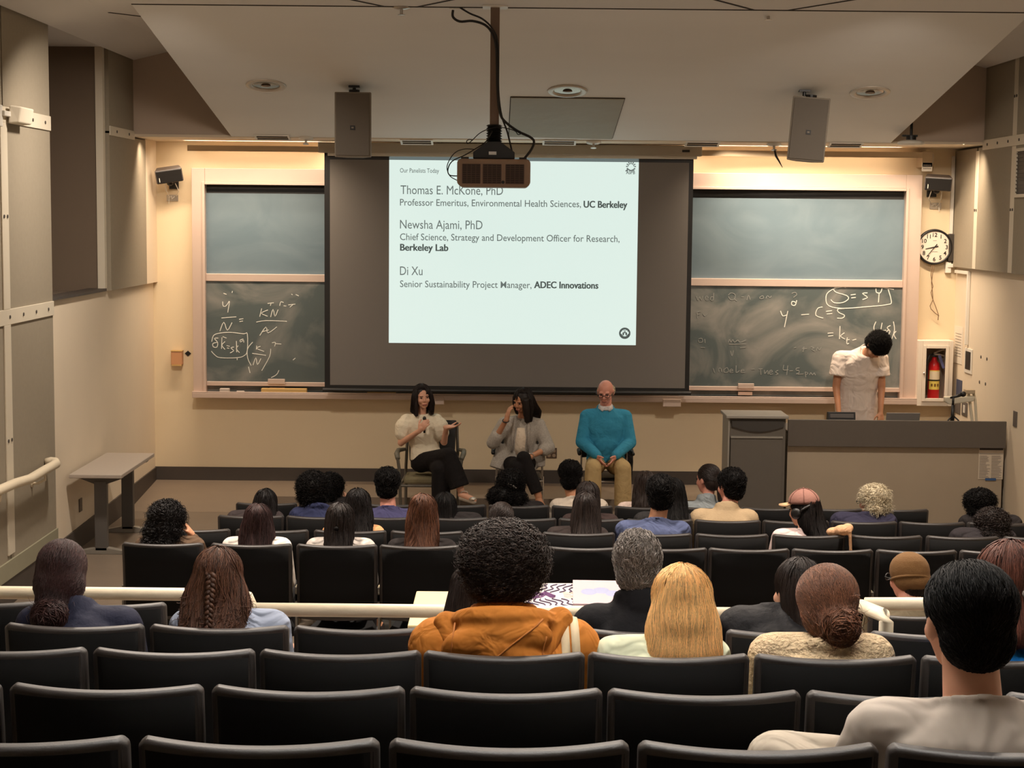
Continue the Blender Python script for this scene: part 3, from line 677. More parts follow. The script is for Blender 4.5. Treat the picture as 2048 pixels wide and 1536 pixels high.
# beige box and black tag on the left
p = at_y(356, 715, YW)
t = thing('wall_box', 'small tan box on the wall left of the chalkboard', 'box', (p.x, YW, p.z))
obj('box', MB().box((-.06, -.09, -.075), (.06, -.002, .075)), mat('tan_box', (196, 142, 100), .5), t, bevel=.008)
obj('box_lip', MB().box((-.05, -.094, -.085), (.055, -.06, -.07)).box((-.062, -.095, .072), (.062, -.002, .082)), M_wood, t)
p = at_y(376, 707, YW)
tag(obj('wall_sign', MB().prism([(p.x - .035, YW - .004, p.z), (p.x, YW - .004, p.z - .032), (p.x + .035, YW - .004, p.z), (p.x, YW - .004, p.z + .032)], (0, .003, 0)), M_black), 'tiny black diamond tag on the wall beside the tan box', 'sign')
# screen motor box and card
p = at_y(1853, 318, 18.3)
t = thing('motor_box', 'grey-beige electrical box at the right end of the wash light', 'electrical box', (p.x, 18.3, p.z))
obj('box', MB().box((-.06, -.06, -.09), (.055, .2, .08)), M_tro, t, bevel=.006)
obj('side_cover', MB().box((.056, -.05, -.05), (.062, .15, .05)), M_metal, t)
p = at_y(1854, 334, 18.24)
cm = MB(); 
t = thing('label_card', 'small white card with grey lettering hanging under the electrical box', 'sign', (p.x, 18.24, p.z))
obj('card', MB().box((-.055, 0, -.045), (.055, .004, .045)), M_white, t)
M_grey = mat('grey_print', (140, 132, 124), .8)
for k in range(2):
    b = MB()
    for j in range(5): b.box((-.038 + j * .017, -.001, .008 - k * .03), (-.026 + j * .017, 0, .026 - k * .03 - (.008 if k else 0)))
    obj('card_lettering', b, M_grey, t)['kind'] = 'stuff'
# clock
p = at_y(1869, 494, 18.44); RC = .172
t = thing('wall_clock', 'round black-rimmed wall clock right of the chalkboard', 'clock', p)
obj('rim', MB().lathe([(RC + .012, -.05), (RC + .022, -.02), (RC + .018, .012), (RC + .002, .016), (RC - .004, .004), (RC - .006, -.045)], (0, 0, 0), (0, -1, 0), 48), M_blk, t, True)
obj('dial', MB().lathe([(RC, -.04), (RC, .002), (.0, .0021)], (0, 0, 0), (0, -1, 0), 48), mat('clock_dial', (226, 214, 198), .5), t)
for h in range(1, 13):
    a = PI / 2 - h * PI / 6; me = text_mesh(str(h), .012)
    xs = [v.co.x for v in me.vertices]; mx = (min(xs) + max(xs)) / 2; s = .062
    for v in me.vertices: v.co = Vector(((v.co.x - mx) * s + math.cos(a) * RC * .76, -.0055, (v.co.y - .34) * s + math.sin(a) * RC * .76))
    link('numeral', me, M_blk, t)
def hand(name, ang, L, w, y):
    d = Vector((math.cos(ang), 0, math.sin(ang))); n = Vector((-d.z, 0, d.x))
    obj(name, MB().prism([d * L + n * w * .5 + Vector((0, y, 0)), d * L - n * w * .5 + Vector((0, y, 0)), -d * .04 - n * w + Vector((0, y, 0)), -d * .04 + n * w + Vector((0, y, 0))], (0, .001, 0)), M_blk, t)
hand('hour_hand', math.radians(192), .10, .006, -.009); hand('minute_hand', math.radians(231), .135, .005, -.012)
obj('maker_lines', MB().box((-.02, -.0055, .068), (.02, -.005, .071)).box((-.035, -.0055, -.052), (.035, -.005, -.049)), M_grey, t)
def wire_on(lab, pts, y=18.44, r=.004, mt=None):
    P = [at_y(a, b, y) for a, b in pts]; tag(obj('loose_wire', MB().tube(P, r, 6), mt or mat('brown_wire', (120, 92, 66), .6), smooth=True), lab, 'wire')
wire_on('twisted loose wire dangling from the wall clock', [(1864, 528), (1862, 550), (1864, 565), (1866, 573), (1862, 585), (1865, 597), (1872, 615), (1877, 630), (1876, 640)])
wire_on('second strand of loose wire making a loop below the clock', [(1869, 528), (1865, 548), (1863, 566), (1865, 585), (1866, 600), (1860, 612), (1862, 618), (1870, 626), (1878, 632)])
# white surface conduit on the right
def conduit(lab, pts, w):
    b = MB()
    for i in range(len(pts) - 1):
        p, q = Vector(pts[i]), Vector(pts[i + 1]); h_ = w / 2 * (1 - .04 * i); lo = [min(p[k], q[k]) - h_ for k in range(3)]; hi = [max(p[k], q[k]) + h_ for k in range(3)]
        b.box(lo, hi)
    return tag(obj('conduit', b, M_white, bevel=.003), lab, 'conduit')
cxx = XR - .075
conduit('white surface conduit running down the front wall corner to behind the clock', [(cxx, YW - .02, 3.62), (cxx, YW - .02, 2.82)], .035)
conduit('white surface conduit turning down the right wall to an open box', [(XR - .02, YW - .1, 2.40), (XR - .02, 17.9, 2.40), (XR - .02, 17.9, 1.66)], .035)
t = thing('conduit_box', 'white and grey conduit fitting beside the wall clock', 'electrical box', (cxx, YW, 2.6))
obj('fitting', MB().box((-.05, -.05, -.22), (.01, -.001, -.1)).box((-.03, -.06, -.16), (.07, -.001, -.12)), M_white, t, bevel=.005)
obj('steel_cover', MB().box((-.03, -.07, -.09), (.05, -.001, .2)), mat('dark_steel', (78, 72, 66), .5, .5), t, bevel=.003)
p = at_x(1938, 722, XR)
t = thing('open_junction_box', 'open dark junction box on the right wall below the conduit', 'electrical box', (XR, p.y, p.z))
obj('frame', MB().box((-.012, -.14, -.13), (-.001, .14, .13)), M_white, t, bevel=.003)
obj('opening', MB().box((-.014, -.10, -.09), (-.012, .10, .10)), M_black, t)
p = at_x(1917, 690, XR)
t = thing('wall_notice', 'small pale printed notice on the right wall near the corner', 'notice', (XR, p.y, p.z))
obj('paper', MB().box((-.004, -.17, -.20), (-.001, .17, .20)), mat('paper', (226, 216, 200), .8), t)
b = MB()
for k in range(9): b.box((-.006, -.12, .12 - k * .03), (-.004, .12, .125 - k * .03))
obj('print', b, M_grey, t)['kind'] = 'stuff'
for i, (px, py, lab, hh_) in enumerate(((2031, 838, 'grey wall plate at the far right of the right wall', .075), (1919, 778, 'dark grey wall plate on the right wall behind the microphone', .10), (1916, 814, 'dark outlet plate on the right wall below the document camera head', .07), (1930, 818, 'light switch plate on the right wall beside the document camera arm', .075))):
    p = at_x(px, py, XR); t = thing('wall_plate', lab, 'wall plate', (XR, p.y, p.z))
    obj('plate', MB().box((-.008, -.11 if i else -.06, -hh_), (-.001, .11 if i else .06, hh_)), mat('grey_plate', (112, 104, 98), .5, .3) if i != 1 else mat('blue_plate', (70, 76, 100), .5), t, bevel=.003)
    if i == 3: obj('switch', MB().box((-.014, -.03, -.04), (-.008, .03, .04)), M_white, t)
hb = MB()
for px, py in ((1962, 714), (1974, 718), (1959, 764), (1971, 768)):
    p = at_x(px, py, XR); b = MB().ell((XR - .001, p.y, p.z), (.004, .022, .018), None, 10, 6)
    o = obj('screw_hole', b, M_base, bpy.data.objects['wall_right'])
# vent grille on the upper right panel
t = thing('wall_vent', 'black louvred vent in the upper right wall panel at the frame edge', 'vent', (XR - .05, 15.9, 3.05))
f = MB(); z0, z1 = .12, .58
f.box((-.02, -.32, z0), (0, .32, z0 + .03)).box((-.02, -.32, z1 - .03), (0, .32, z1)).box((-.02, -.32, z0 + .03), (0, -.29, z1 - .03)).box((-.02, .29, z0 + .03), (0, .32, z1 - .03))
obj('vent_frame', f, M_band, t)
obj('vent_recess', MB().box((-.004, -.29, z0 + .03), (-.001, .29, z1 - .03)), M_black, t)
b = MB()
for k in range(11): b.box((-.016, -.29, z0 + .045 + k * .036), (-.006, .29, z0 + .055 + k * .036))
obj('louvres', b, mat('vent_louvre', (60, 54, 48), .6), t)['kind'] = 'stuff'
# fire extinguisher cabinet
a = at_y(1828, 678, YW); b2 = at_y(1893, 808, YW); cxm = (a.x + b2.x) / 2; czm = (a.z + b2.z) / 2; hw = (b2.x - a.x) / 2; hh = (a.z - b2.z) / 2
t = thing('extinguisher_cabinet', 'white framed fire extinguisher cabinet set in the wall right of the chalkboard', 'cabinet', (cxm, YW, czm))
M_cab = mat('cabinet_white', (222, 210, 194), .5)
fw = .05
def frame_box(mb, x0, x1, z0, z1, w, y0, y1):
    mb.box((x0, y0, z0), (x0 + w, y1, z1)).box((x1 - w, y0, z0), (x1, y1, z1)).box((x0 + w, y0, z0), (x1 - w, y1, z0 + w)).box((x0 + w, y0, z1 - w), (x1 - w, y1, z1)); return mb
obj('frame', frame_box(MB(), -hw, hw, -hh, hh, fw, -.22, -.001), M_cab, t, bevel=.004)
d = obj('door', frame_box(MB(), -hw + fw, hw - fw, -hh + fw, hh - fw, .035, -.235, -.215), M_cab, t, bevel=.004)
obj('door_knob', MB().ell((-hw + fw + .015, -.24, 0), (.012, .012, .016)), M_metal, d)
obj('back_plate', MB().box((-hw + fw, -.012, -hh + fw), (hw - fw, -.002, hh - fw)), mat('cabinet_inside', (136, 118, 100), .6), t)
e = thing('fire_extinguisher', 'red fire extinguisher with yellow label and black hose inside the wall cabinet', 'fire extinguisher', (cxm + .015, YW - .10, czm - hh + fw + .002))
rr = .062
obj('cylinder', MB().lathe([(rr * .9, 0), (rr, .01), (rr, .36), (rr * .9, .40), (rr * .55, .43), (.025, .45), (.022, .47)], (0, 0, 0), (0, 0, 1), 28), mat('extinguisher_red', (196, 24, 30), .3), e, True)
def arc(mb, r, z0, z1, a0, a1, n=12):
    R0 = []
    for k in range(n + 1):
        an = a0 + (a1 - a0) * k / n
        R0.append([(r * math.cos(an), r * math.sin(an), z0), (r * math.cos(an), r * math.sin(an), z1)])
    vs = [p for r_ in R0 for p in r_]; return mb.add(vs, [(2 * k, 2 * k + 2, 2 * k + 3, 2 * k + 1) for k in range(n)])
lb = obj('label', arc(MB(), rr + .0015, .12, .33, -PI * .85, -PI * .15), mat('label_yellow', (224, 200, 96), .5), e)
obj('label_picture', arc(MB(), rr + .003, .23, .32, -PI * .8, -PI * .2), mat('label_cream', (226, 210, 180), .5), lb)
for k in range(3): obj('label_mark', arc(MB(), rr + .004, .155, .185, -PI * (.72 - .17 * k), -PI * (.62 - .17 * k), 4), mat('mark_brown', (120, 84, 30), .6), lb)
obj('strap', MB().lathe([(rr + .004, .215), (rr + .004, .228)], (0, 0, 0), (0, 0, 1), 24), M_blk, e)
obj('valve', MB().cyl((0, 0, .46), (0, 0, .52), .022, 12).box((-.03, -.02, .48), (.03, .02, .505)), M_blk, e)
obj('lever', MB().tube([(-.01, -.01, .51), (.05, -.03, .545), (.10, -.04, .56)], .011, 6).tube([(-.01, -.01, .50), (.05, -.03, .50), (.10, -.04, .485)], .010, 6), M_metal, e)
obj('hose', MB().tube([(-.02, -.01, .50), (-.06, -.02, .49), (-.085, -.02, .42), (-.088, -.02, .25), (-.08, -.02, .12)], .013, 8), M_blk, e, True)
obj('tag', MB().prism([(.02, -.07, .49), (.05, -.075, .50), (.10, -.07, .36), (.075, -.07, .35)], (0, .003, 0)), mat('tag_blue', (92, 96, 140), .6), e)
# outlet plate behind the panelists
p = at_y(1103, 906, YW)
t = thing('outlet_plate', 'brown four-socket outlet plate low on the front wall between two panelists', 'outlet', (p.x, YW, p.z))
obj('plate', MB().box((-.058, -.01, -.058), (.058, -.001, .058)), mat('brown_plate', (92, 72, 56), .5), t, bevel=.004)
for sx in (-1, 1):
    for sz in (-1, 1): obj('socket', MB().lathe([(.019, 0), (.019, .004), (0, .005)], (sx * .027, -.01, sz * .026), (0, -1, 0), 16), mat('socket', (160, 138, 116), .5), t)
# left near-wall device
p = at_x(30, 232, XL + .04)
t = thing('wall_sensor', 'white box on a bracket on the upper left wall panel at the frame edge', 'sensor', p)
obj('head', MB().prism([(.02, -.25, -.07), (.09, -.20, -.06), (.11, -.20, .06), (.03, -.25, .07)], (0, .34, 0)), M_band, t, bevel=.01)
obj('bracket', MB().box((-.02, -.50, -.10), (.02, -.38, .06)).box((0, -.40, -.02), (.04, -.24, .02)), M_white, t, bevel=.005)
# ------------------------------------------------------------------ furniture at the front
M_tab = mat('table_laminate', (176, 164, 152), .45, noise=.05, nscale=30)
M_tableg = mat('table_leg_grey', (96, 92, 88), .5, .2)
t = thing('side_table', 'long narrow grey table standing along the left wall', 'table', (-3.645, 15.43, -.08))
obj('table_top', MB().box((-.23, -.69, .705), (.23, .69, .74)), M_tab, t, bevel=.006)
for y in (-.50, .54):
    lg = MB().box((-.05, y - .035, .03), (.06, y + .035, .66))
    lg.prism([(-.18, y - .03, .704), (.20, y - .03, .704), (.20, y - .03, .68), (.06, y - .03, .63), (-.05, y - .03, .63), (-.18, y - .03, .68)], (0, .06, 0))
    l = obj('leg', lg, M_tableg, t, bevel=.006)
    obj('foot', MB().prism([(-.22, y - .035, .0), (.24, y - .035, .0), (.24, y - .035, .025), (.06, y - .035, .06), (-.05, y - .035, .06), (-.22, y - .035, .025)], (0, .07, 0)), mat('foot_grey', (150, 144, 134), .4, .3), l, bevel=.004)
p = at_x(160, 1010, XL + .0)
tag(obj('wall_outlet', MB().box((XL + .001, p.y - .05, p.z - .06), (XL + .01, p.y + .05, p.z + .06)), mat('steel_dark2', (96, 84, 72), .5), bevel=.003), 'dark outlet plate on the left wall under the side table', 'outlet')
# handrail on the left wall
M_rail = mat('rail_paint', (226, 212, 186), .42, noise=.04, nscale=12, bump=.05, bscale=80)
xr = XL + .14
pts = []
for px, py in ((-60, 1004), (0, 980), (30, 967), (60, 958), (90, 940), (112, 928)):
    q = at_x(px, py, xr); pts.append(q)
e = pts[-1]
pts += [e + Vector((-.02, .05, .01)), e + Vector((-.06, .07, .01)), e + Vector((-.10, .07, .0))]
t = thing('wall_handrail', 'cream round handrail sloping along the lower left wall', 'handrail', (0, 0, 0))
obj('rail', MB().tube(pts, .038, 14), M_rail, t, True)
for i in (1, 4):
    q = pts[i]; obj('rail_bracket', MB().tube([q + Vector((0, 0, -.02)), q + Vector((0, 0, -.08)), q + Vector((-.06, 0, -.11)), Vector((XL + .03, q.y, q.z - .11))], .011, 8).cyl((XL + .03, q.y, q.z - .11), (XL + .038, q.y, q.z - .11), .035, 14), M_rail, t, True)
# lectern
M_desk = mat('desk_grey', (92, 84, 76), .55, noise=.05, nscale=20)
M_desk2 = mat('desk_panel', (168, 153, 132), .6, noise=.05, nscale=4)
M_lect = mat('lectern_grey', (98, 92, 84), .5, noise=.04, nscale=15)
M_lside = mat('lectern_side', (150, 144, 134), .5)
t = thing('lectern', 'grey box lectern at the left end of the front desk', 'lectern', (2.365, 16.2, -.08))
W = .27
obj('body', MB().box((-W, .02, 0), (W, .42, 1.12)), M_lect, t, bevel=.006)
obj('side_panel', MB().box((-W - .018, .0, 0), (-W, .42, 1.12)), M_lside, t, bevel=.004)
obj('top', MB().box((-W - .04, -.03, 1.12), (W + .02, .44, 1.15)), M_lside, t, bevel=.006)
ar = [(-W + .02, .0, 1.10)] + [(-W + .02 + (2 * W - .04) * k / 14, .0, 1.04 - .05 * math.sin(PI * k / 14)) for k in range(15)] + [(W - .02, .0, 1.10)]
obj('front_recess', MB().prism(ar[::-1], (0, .02, 0)), mat('recess_grey', (60, 56, 52), .6), t)
obj('front_panel', MB().box((-W + .01, .0, .02), (W - .03, .02, .93)), M_lect, t, bevel=.004)
obj('panel_ledge', MB().box((-W + .01, -.012, .93), (W - .03, .02, .945)), M_lside, t)
# desk
t = thing('front_desk', 'wide grey and tan instructor desk at the right of the stage', 'desk', (3.72, 16.3, -.08))
D0 = -1.05; D1 = 1.06
obj('desk_top', MB().box((D0 + .01, .03, .955), (D1 - .01, .74, .98)), M_desk, t, bevel=.004)
obj('fascia', MB().box((D0, 0, .84), (D1, .03, 1.10)), M_desk, t, bevel=.004)
obj('front_panel', MB().box((D0 + .01, .06, 0), (D1 - .01, .09, .84)), M_desk2, t)
obj('side_panel', MB().box((D0 + .01, .09, 0), (D0 + .04, .72, .955)), M_desk, t)
obj('side_panel', MB().box((D1 - .04, .09, 0), (D1 - .01, .72, .955)), M_desk, t)
DZ = .90
p = at_y(1983, 926, 16.35)
t = thing('taped_notice', 'two-column printed notice taped to the front of the desk with blue tape', 'notice', (p.x, 16.358, p.z))
M_pap = mat('notice_paper', (206, 192, 172), .8)
obj('paper', MB().box((-.125, -.004, -.16), (.115, -.001, .16)), M_pap, t)
obj('header_band', MB().box((-.12, -.006, .125), (.11, -.004, .15)), mat('header_ink', (70, 62, 58), .8), t)
b = MB().box((-.12, -.006, .085), (.11, -.004, .092)); random.seed(3)
for cxl in (-.115, .0):
    z = .07
    while z > -.15:
        b.box((cxl, -.006, z - .005), (cxl + .06 + random.random() * .045, -.004, z)); z -= .0125
obj('print', b, mat('notice_ink', (140, 130, 120), .8), t)['kind'] = 'stuff'
M_tape = mat('blue_tape', (56, 92, 142), .5)
obj('tape', MB().box((-.06, -.008, .145), (.025, -.005, .172)), M_tape, t); obj('tape', MB().box((-.055, -.008, -.172), (.05, -.005, -.15)), M_tape, t)
# things on the desk
p = at_y(1683, 836, 16.55)
t = thing('control_box', 'small black control panel box standing on the front desk', 'electronics', (p.x, 16.55, DZ))
obj('case', MB().prism([(-.135, -.04, 0), (-.135, .10, 0), (-.135, .06, .165), (-.135, .0, .17)], (.27, 0, 0)), M_blk, t, bevel=.004)
obj('display', MB().box((-.115, -.020, .115), (.115, -.006, .15)), mat('panel_grey', (110, 106, 104), .3), t)
p = at_y(1804, 836, 16.6)
t = thing('laptop', 'open grey laptop on the front desk, its lid towards the seats', 'laptop', (p.x, 16.6, DZ))
obj('base', MB().box((-.165, 0, 0), (.165, .23, .014)), M_tableg, t, bevel=.004)
obj('lid', MB().prism([(-.165, -.01, .012), (.165, -.01, .012), (.165, -.055, .165), (-.165, -.055, .165)], (0, .008, .004)), mat('laptop_lid', (132, 128, 124), .45, .2), t, bevel=.003)
p = at_y(1905, 838, 16.55)
t = thing('desk_microphone', 'black microphone on a short tripod stand at the right end of the desk', 'microphone', (p.x, 16.55, DZ))
st = MB().cyl((0, 0, .03), (0, 0, .25), .018, 12).cyl((0, 0, .24), (0, 0, .33), .012, 10)
for k in range(3):
    a = PI * .5 + 2 * PI * k / 3; st.tube([(0, 0, .15), (.06 * math.cos(a), .06 * math.sin(a), .10), (.085 * math.cos(a), .085 * math.sin(a), .006)], .008, 6)
obj('stand', st, M_blk, t, True)
obj('microphone_body', MB().tube([(-.03, 0, .32), (.03, 0, .335), (.075, 0, .35)], [.010, .014, .018], 10), M_blk, t, True)
obj('microphone_head', MB().ell((.095, 0, .358), (.032, .028, .028)), M_blk, t, True)
p = at_y(1940, 836, 16.75)
t = thing('document_camera', 'pale jointed document camera arm at the right end of the desk', 'document camera', (p.x, 16.75, DZ))
M_doc = mat('doc_camera', (206, 198, 178), .4)
obj('base', MB().box((-.07, -.08, 0), (.09, .10, .03)), M_doc, t, bevel=.008)
obj('arm', MB().tube([(.03, 0, .02), (-.01, 0, .28), (-.03, 0, .36)], .016, 8).tube([(.07, 0, .02), (.045, 0, .28), (.02, 0, .37)], .014, 8), M_doc, t)
obj('camera_head', MB().prism([(-.26, -.05, .26), (-.22, -.05, .235), (.02, -.05, .27), (.03, -.05, .32), (-.26, -.05, .31)], (0, .10, 0)), M_doc, t, bevel=.01)
obj('joint', MB().box((-.06, -.05, .345), (.03, .05, .385)), M_tro, t, bevel=.006)

# ------------------------------------------------------------------ rails in the seating
def rail_thing(lab, path, posts, zf, endcap=None):
    t = thing('seating_handrail', lab, 'handrail', (0, 0, 0))
    obj('rail', MB().tube(path, .026, 14), M_rail, t, True)
    for (x, y, z) in posts: obj('post', MB().cyl((x, y, zf), (x, y, z), .02, 12).cyl((x, y, zf), (x, y, zf + .01), .05, 16), M_rail, t)
    return t
zl = at_y(200, 1187, 6.75).z; xe = at_y(500, 1187, 6.75).x
ZR = RZ['rail']
rail_thing('left cream handrail with a rounded end crossing behind the two women at left', [(XL + .05, 6.75, zl), (xe - .04, 6.75, zl), (xe - .01, 6.75, zl - .01), (xe, 6.75, zl - .035), (xe, 6.75, zl - .09), (xe, 6.75, ZR + .3)], [(-2.6, 6.75, zl)], ZR)
z2 = at_y(1000, 1226, 6.4).z; x2 = at_y(497, 1224, 6.4).x; x3 = at_y(1600, 1230, 6.4).x
rail_thing('middle cream handrail running past the cream table and the grey-haired man', [(x2, 6.42, z2), (x3, 6.42, z2)], [(x2 + .05, 6.42, z2), (x3 - .03, 6.42, z2)], ZR)
q0 = at_y(1730, 1208, 6.5); q1 = at_y(2080, 1208, 6.5)
rail_thing('right cream handrail behind the near man and the woman with the reddish hair', [(q0.x, 6.5, q0.z), (q1.x, 6.5, q1.z)], [(q1.x - .3, 6.5, q1.z)], ZR)
a = at_y(1722, 1212, 6.40); b = at_y(1766, 1230, 6.05)
rail_thing('short cream rail with a squared post beside the brown bun', [tuple(a), tuple(b), (b.x + .008, b.y - .02, b.z - .02), (b.x + .01, b.y - .02, RZ['fifth'])], [], RZ['fifth'])
# long cream table and what lies on it
M_cream = mat('cream_laminate', (214, 194, 148), .5, noise=.04, nscale=10)
tx0 = at_z(833, 1181, 1.35).x; tx1 = at_z(1445, 1255, 1.35).x; TY0, TY1 = 6.54, 7.15
t = thing('long_table', 'cream topped table beyond the middle handrail carrying two boxes', 'table', ((tx0 + tx1) / 2, (TY0 + TY1) / 2, ZR))
tw = (tx1 - tx0) / 2; td = (TY1 - TY0) / 2; tz = 1.35 - ZR
obj('table_top', MB().box((-tw, -td, tz - .03), (tw, td, tz)), M_cream, t, bevel=.005)
for sx in (-1, 1):
    for sy in (-1, 1): obj('leg', MB().box((sx * (tw - .06) - .02, sy * (td - .06) - .02, 0), (sx * (tw - .06) + .02, sy * (td - .06) + .02, tz - .03)), M_tableg, t)
def pizza(lab, c0, c1, c2, hgt, rz, mt_top, mt_side):
    a = at_z(*c0, 1.35 + hgt); b = at_z(*c1, 1.35 + hgt); c = at_z(*c2, 1.35 + hgt)
    return a, b, c
ctr = at_z(1093, 1190, 1.40)
t = thing('flat_box', 'white flat cardboard box with wavy purple line drawing on the cream table', 'box', (ctr.x, 6.83, 1.35), math.radians(2))
M_card = mat('white_card', (208, 198, 192), .6); M_cards = mat('card_side', (206, 170, 142), .7)
obj('carton', MB().box((-.155, -.24, 0), (.155, .24, .05)), M_cards, t, bevel=.004)
lid = obj('lid', MB().box((-.157, -.242, .05), (.157, .242, .056)), M_card, t)
obj('side_flap', MB().box((.157, -.24, .0), (.163, .24, .045)), M_wood, t)
M_pur = mat('purple_ink', (104, 62, 110), .7); M_pur2 = mat('dark_purple_ink', (66, 48, 78), .7)
b = MB()
for s in (-1, 1):
    for k in range(8):
        x0 = -.12 + k * .03
        b.tube([(x0 + .05 * u + .012 * math.sin(u * 9 + k), s * (.06 + .15 * u), .0575) for u in [i / 8 for i in range(9)]], .0035, 4)
obj('wavy_drawing', b, M_pur2, lid)
b = MB()
for r in (.03, .05, .07): b.tube([(-.09 + r * 1.1 * math.cos(2 * PI * k / 20), r * .75 * math.sin(2 * PI * k / 20), .0575) for k in range(21)], .004, 4)
b.tube([(-.02 + .05 * k / 8, .03 * math.sin(k * .6), .0575) for k in range(9)], .012, 5)
obj('round_drawing', b, M_pur, lid)
b = MB()
for k in range(6): b.box((.07, -.04 + .02 * k, .0565), (.10 + .03 * ((k * 7) % 3) / 2, -.034 + .02 * k, .0575))
obj('printed_block', b, mat('beige_ink', (206, 184, 160), .7), lid)
ctr = at_z(1226, 1184, 1.41)
t = thing('flat_box', 'pink and blue covered flat box on the cream table left of the grey-haired man', 'box', (ctr.x, 6.86, 1.35), math.radians(-2))
obj('carton', MB().box((-.165, -.22, 0), (.165, .22, .06)), mat('box_dark_side', (70, 56, 62), .6), t, bevel=.004)
lid = obj('lid', MB().box((-.167, -.222, .06), (.167, .222, .068)), mat('pink_blue_cover', (176, 150, 156), .5), t)
b = MB()
for k in range(5): b.ell((-.1 + .05 * k, .03 * math.sin(k * 2.1), .068), (.035, .06, .0015), None, 10, 4)
obj('cover_patches', b, mat('blue_cover_ink', (130, 134, 168), .5), lid)

# ------------------------------------------------------------------ lecture seats
M_seat = mat('seat_plastic', (44, 39, 37), .48, bump=.25, bscale=260, bdist=.002)
M_seatf = mat('seat_fabric', (14, 12, 12), .9, noise=.1, nscale=60)
M_arm = mat('tablet_laminate', (200, 184, 150), .5)
M_post = mat('seat_post', (116, 112, 104), .45, .4)
def chair_parts():
    """meshes of one lecture seat; facing +y, floor at 0 under the backrest top"""
    w = .2315; n = 34; rings = []
    for i in range(n + 1):
        u = -1 + 2 * i / n; x = u * w
        bulge = -.055 * (1 - u * u)
        edge = max(0, abs(u) - .94) / .06
        zt_ = BACKH - .012 * edge ** 2 - .004 * (1 - u * u); zb_ = .42 + .015 * edge ** 2
        T = .022 * (1 - .25 * edge)
        ring = []
        for (z, yo) in ((zt_, 0), (BACKH - .12, .012), (BACKH - .25, .02), (zb_, .03)):
            ring.append((x, bulge + yo - T, z if z != zt_ else zt_ - .008))
        ring.insert(0, (x, bulge - T + .008, zt_))
        back = [(x, bulge + T - .008, zt_), (x, bulge + T, zt_ - .008), (x, bulge + .012 + T, BACKH - .12), (x, bulge + .02 + T, BACKH - .25), (x, bulge + .03 + T, zb_)]
        rings.append(ring[::-1] + back)
    bm_ = MB().loft(rings)
    cov = MB(); rg = []
    for i in range(25):
        u = -1 + i / 12; x = u * (w - .010); bulge = -.055 * (1 - (x / w) ** 2); rg.append([(x, bulge + yo - .0245 + .004 * (abs(u) > .99), z) for z, yo in ((BACKH - .020, .001), (BACKH - .12, .012), (BACKH - .25, .02), (.44, .029))] + [(x, bulge + yo - .015, z) for z, yo in ((.44, .029), (BACKH - .25, .02), (BACKH - .12, .012), (BACKH - .020, .001))])
    cov.loft(rg)
    pad = MB(); rg = []
    for i in range(9):
        u = -1 + 2 * i / 8; x = u * .20
        rg.append([(x, .055 - .04 * (1 - u * u), .45), (x, .055 - .04 * (1 - u * u), BACKH - .06), (x, .035 - .04 * (1 - u * u), BACKH - .05), (x, .035 - .04 * (1 - u * u), .44)])
    pad.loft(rg)
    down = MB(); up = MB()
    rr = []
    for k in range(7):
        y = .06 + .40 * k / 6; wv_ = .205 - .02 * (k / 6) ** 3; z = .285 + .012 * math.cos(k / 6 * PI)
        rr.append([(-wv_, y, z), (-wv_ * .9, y, z + .03), (wv_ * .9, y, z + .03), (wv_, y, z), (wv_ * .9, y, z - .03), (-wv_ * .9, y, z - .03)])
    down.loft(rr)
    rr = [[(x, .10 + (z - .285), .40 + (y - .06)) for (x, y, z) in r] for r in rr]
    up.loft(rr)
    post = MB().box((-.243, .02, 0), (-.231, .07, .60)).box((-.25, -.06, 0), (-.21, .22, .012)).box((-.243, .02, .52), (-.231, .20, .56))
    arm = MB().box((-.243, .045, .36), (-.232, .22, .58)); arm.box((-.245, .03, .56), (-.230, .235, .60))
    return bm_.mesh('backrest'), cov.mesh('back_cover'), pad.mesh('back_pad'), down.mesh('seat'), up.mesh('seat'), post.mesh('stand'), arm.mesh('tablet_arm')
CH = chair_parts()
for me_, mm in zip(CH, (M_seat, mat('back_cover_black', (9, 8, 8), .85, 0, .2), M_seatf, M_seatf, M_seatf, M_post, M_arm)): me_.materials.append(mm)
for me_ in (CH[0], CH[1], CH[2], CH[3], CH[4]): smooth_on(me_)
proto = {}
def make_chair(loc, rz, label, group, occupied):
    r = thing('lecture_seat', label, 'seat', loc, rz, group)
    if occupied not in proto:
        parts = []
        for nm, me_, bv in (('backrest', CH[0], .004), ('back_cover', CH[1], 0), ('back_pad', CH[2], 0), ('seat', CH[3] if occupied else CH[4], 0), ('stand', CH[5], 0), ('tablet_arm', CH[6], .003)):
            parts.append(link(nm, me_, None, r, bevel=bv))
        proto[occupied] = parts
    else:
        for p_ in proto[occupied]:
            c = p_.copy(); COL.objects.link(c); c.parent = r
    return r
GAPS = {
 'first': [470 + 126.27 * k for k in range(12)],
 'second': [434 + 136.2 * k for k in range(13)],
 'third': [310, 466, 623, 778, 930, 1081, 1234, 1388, 1540, 1695, 1848, 2002, 2156],
 'fourth': [236, 415, 591, 757, 923, 1088, 1252, 1415, 1581, 1749, 1917, 2084],
 'aisle': [1733, 1930],
 'rail': [-167, 85, 337],
 'fifth': [5, 295, 583, 871, 1159, 1447, 1735, 2023, 2311],
 'sixth': [-155, 180, 518, 845, 1172, 1502, 1839, 2171],
 'seventh': [-390, 10, 419, 816, 1209, 1607, 2005, 2404],
 'nearest': [-231, 268, 771, 1266, 1765, 2264]}
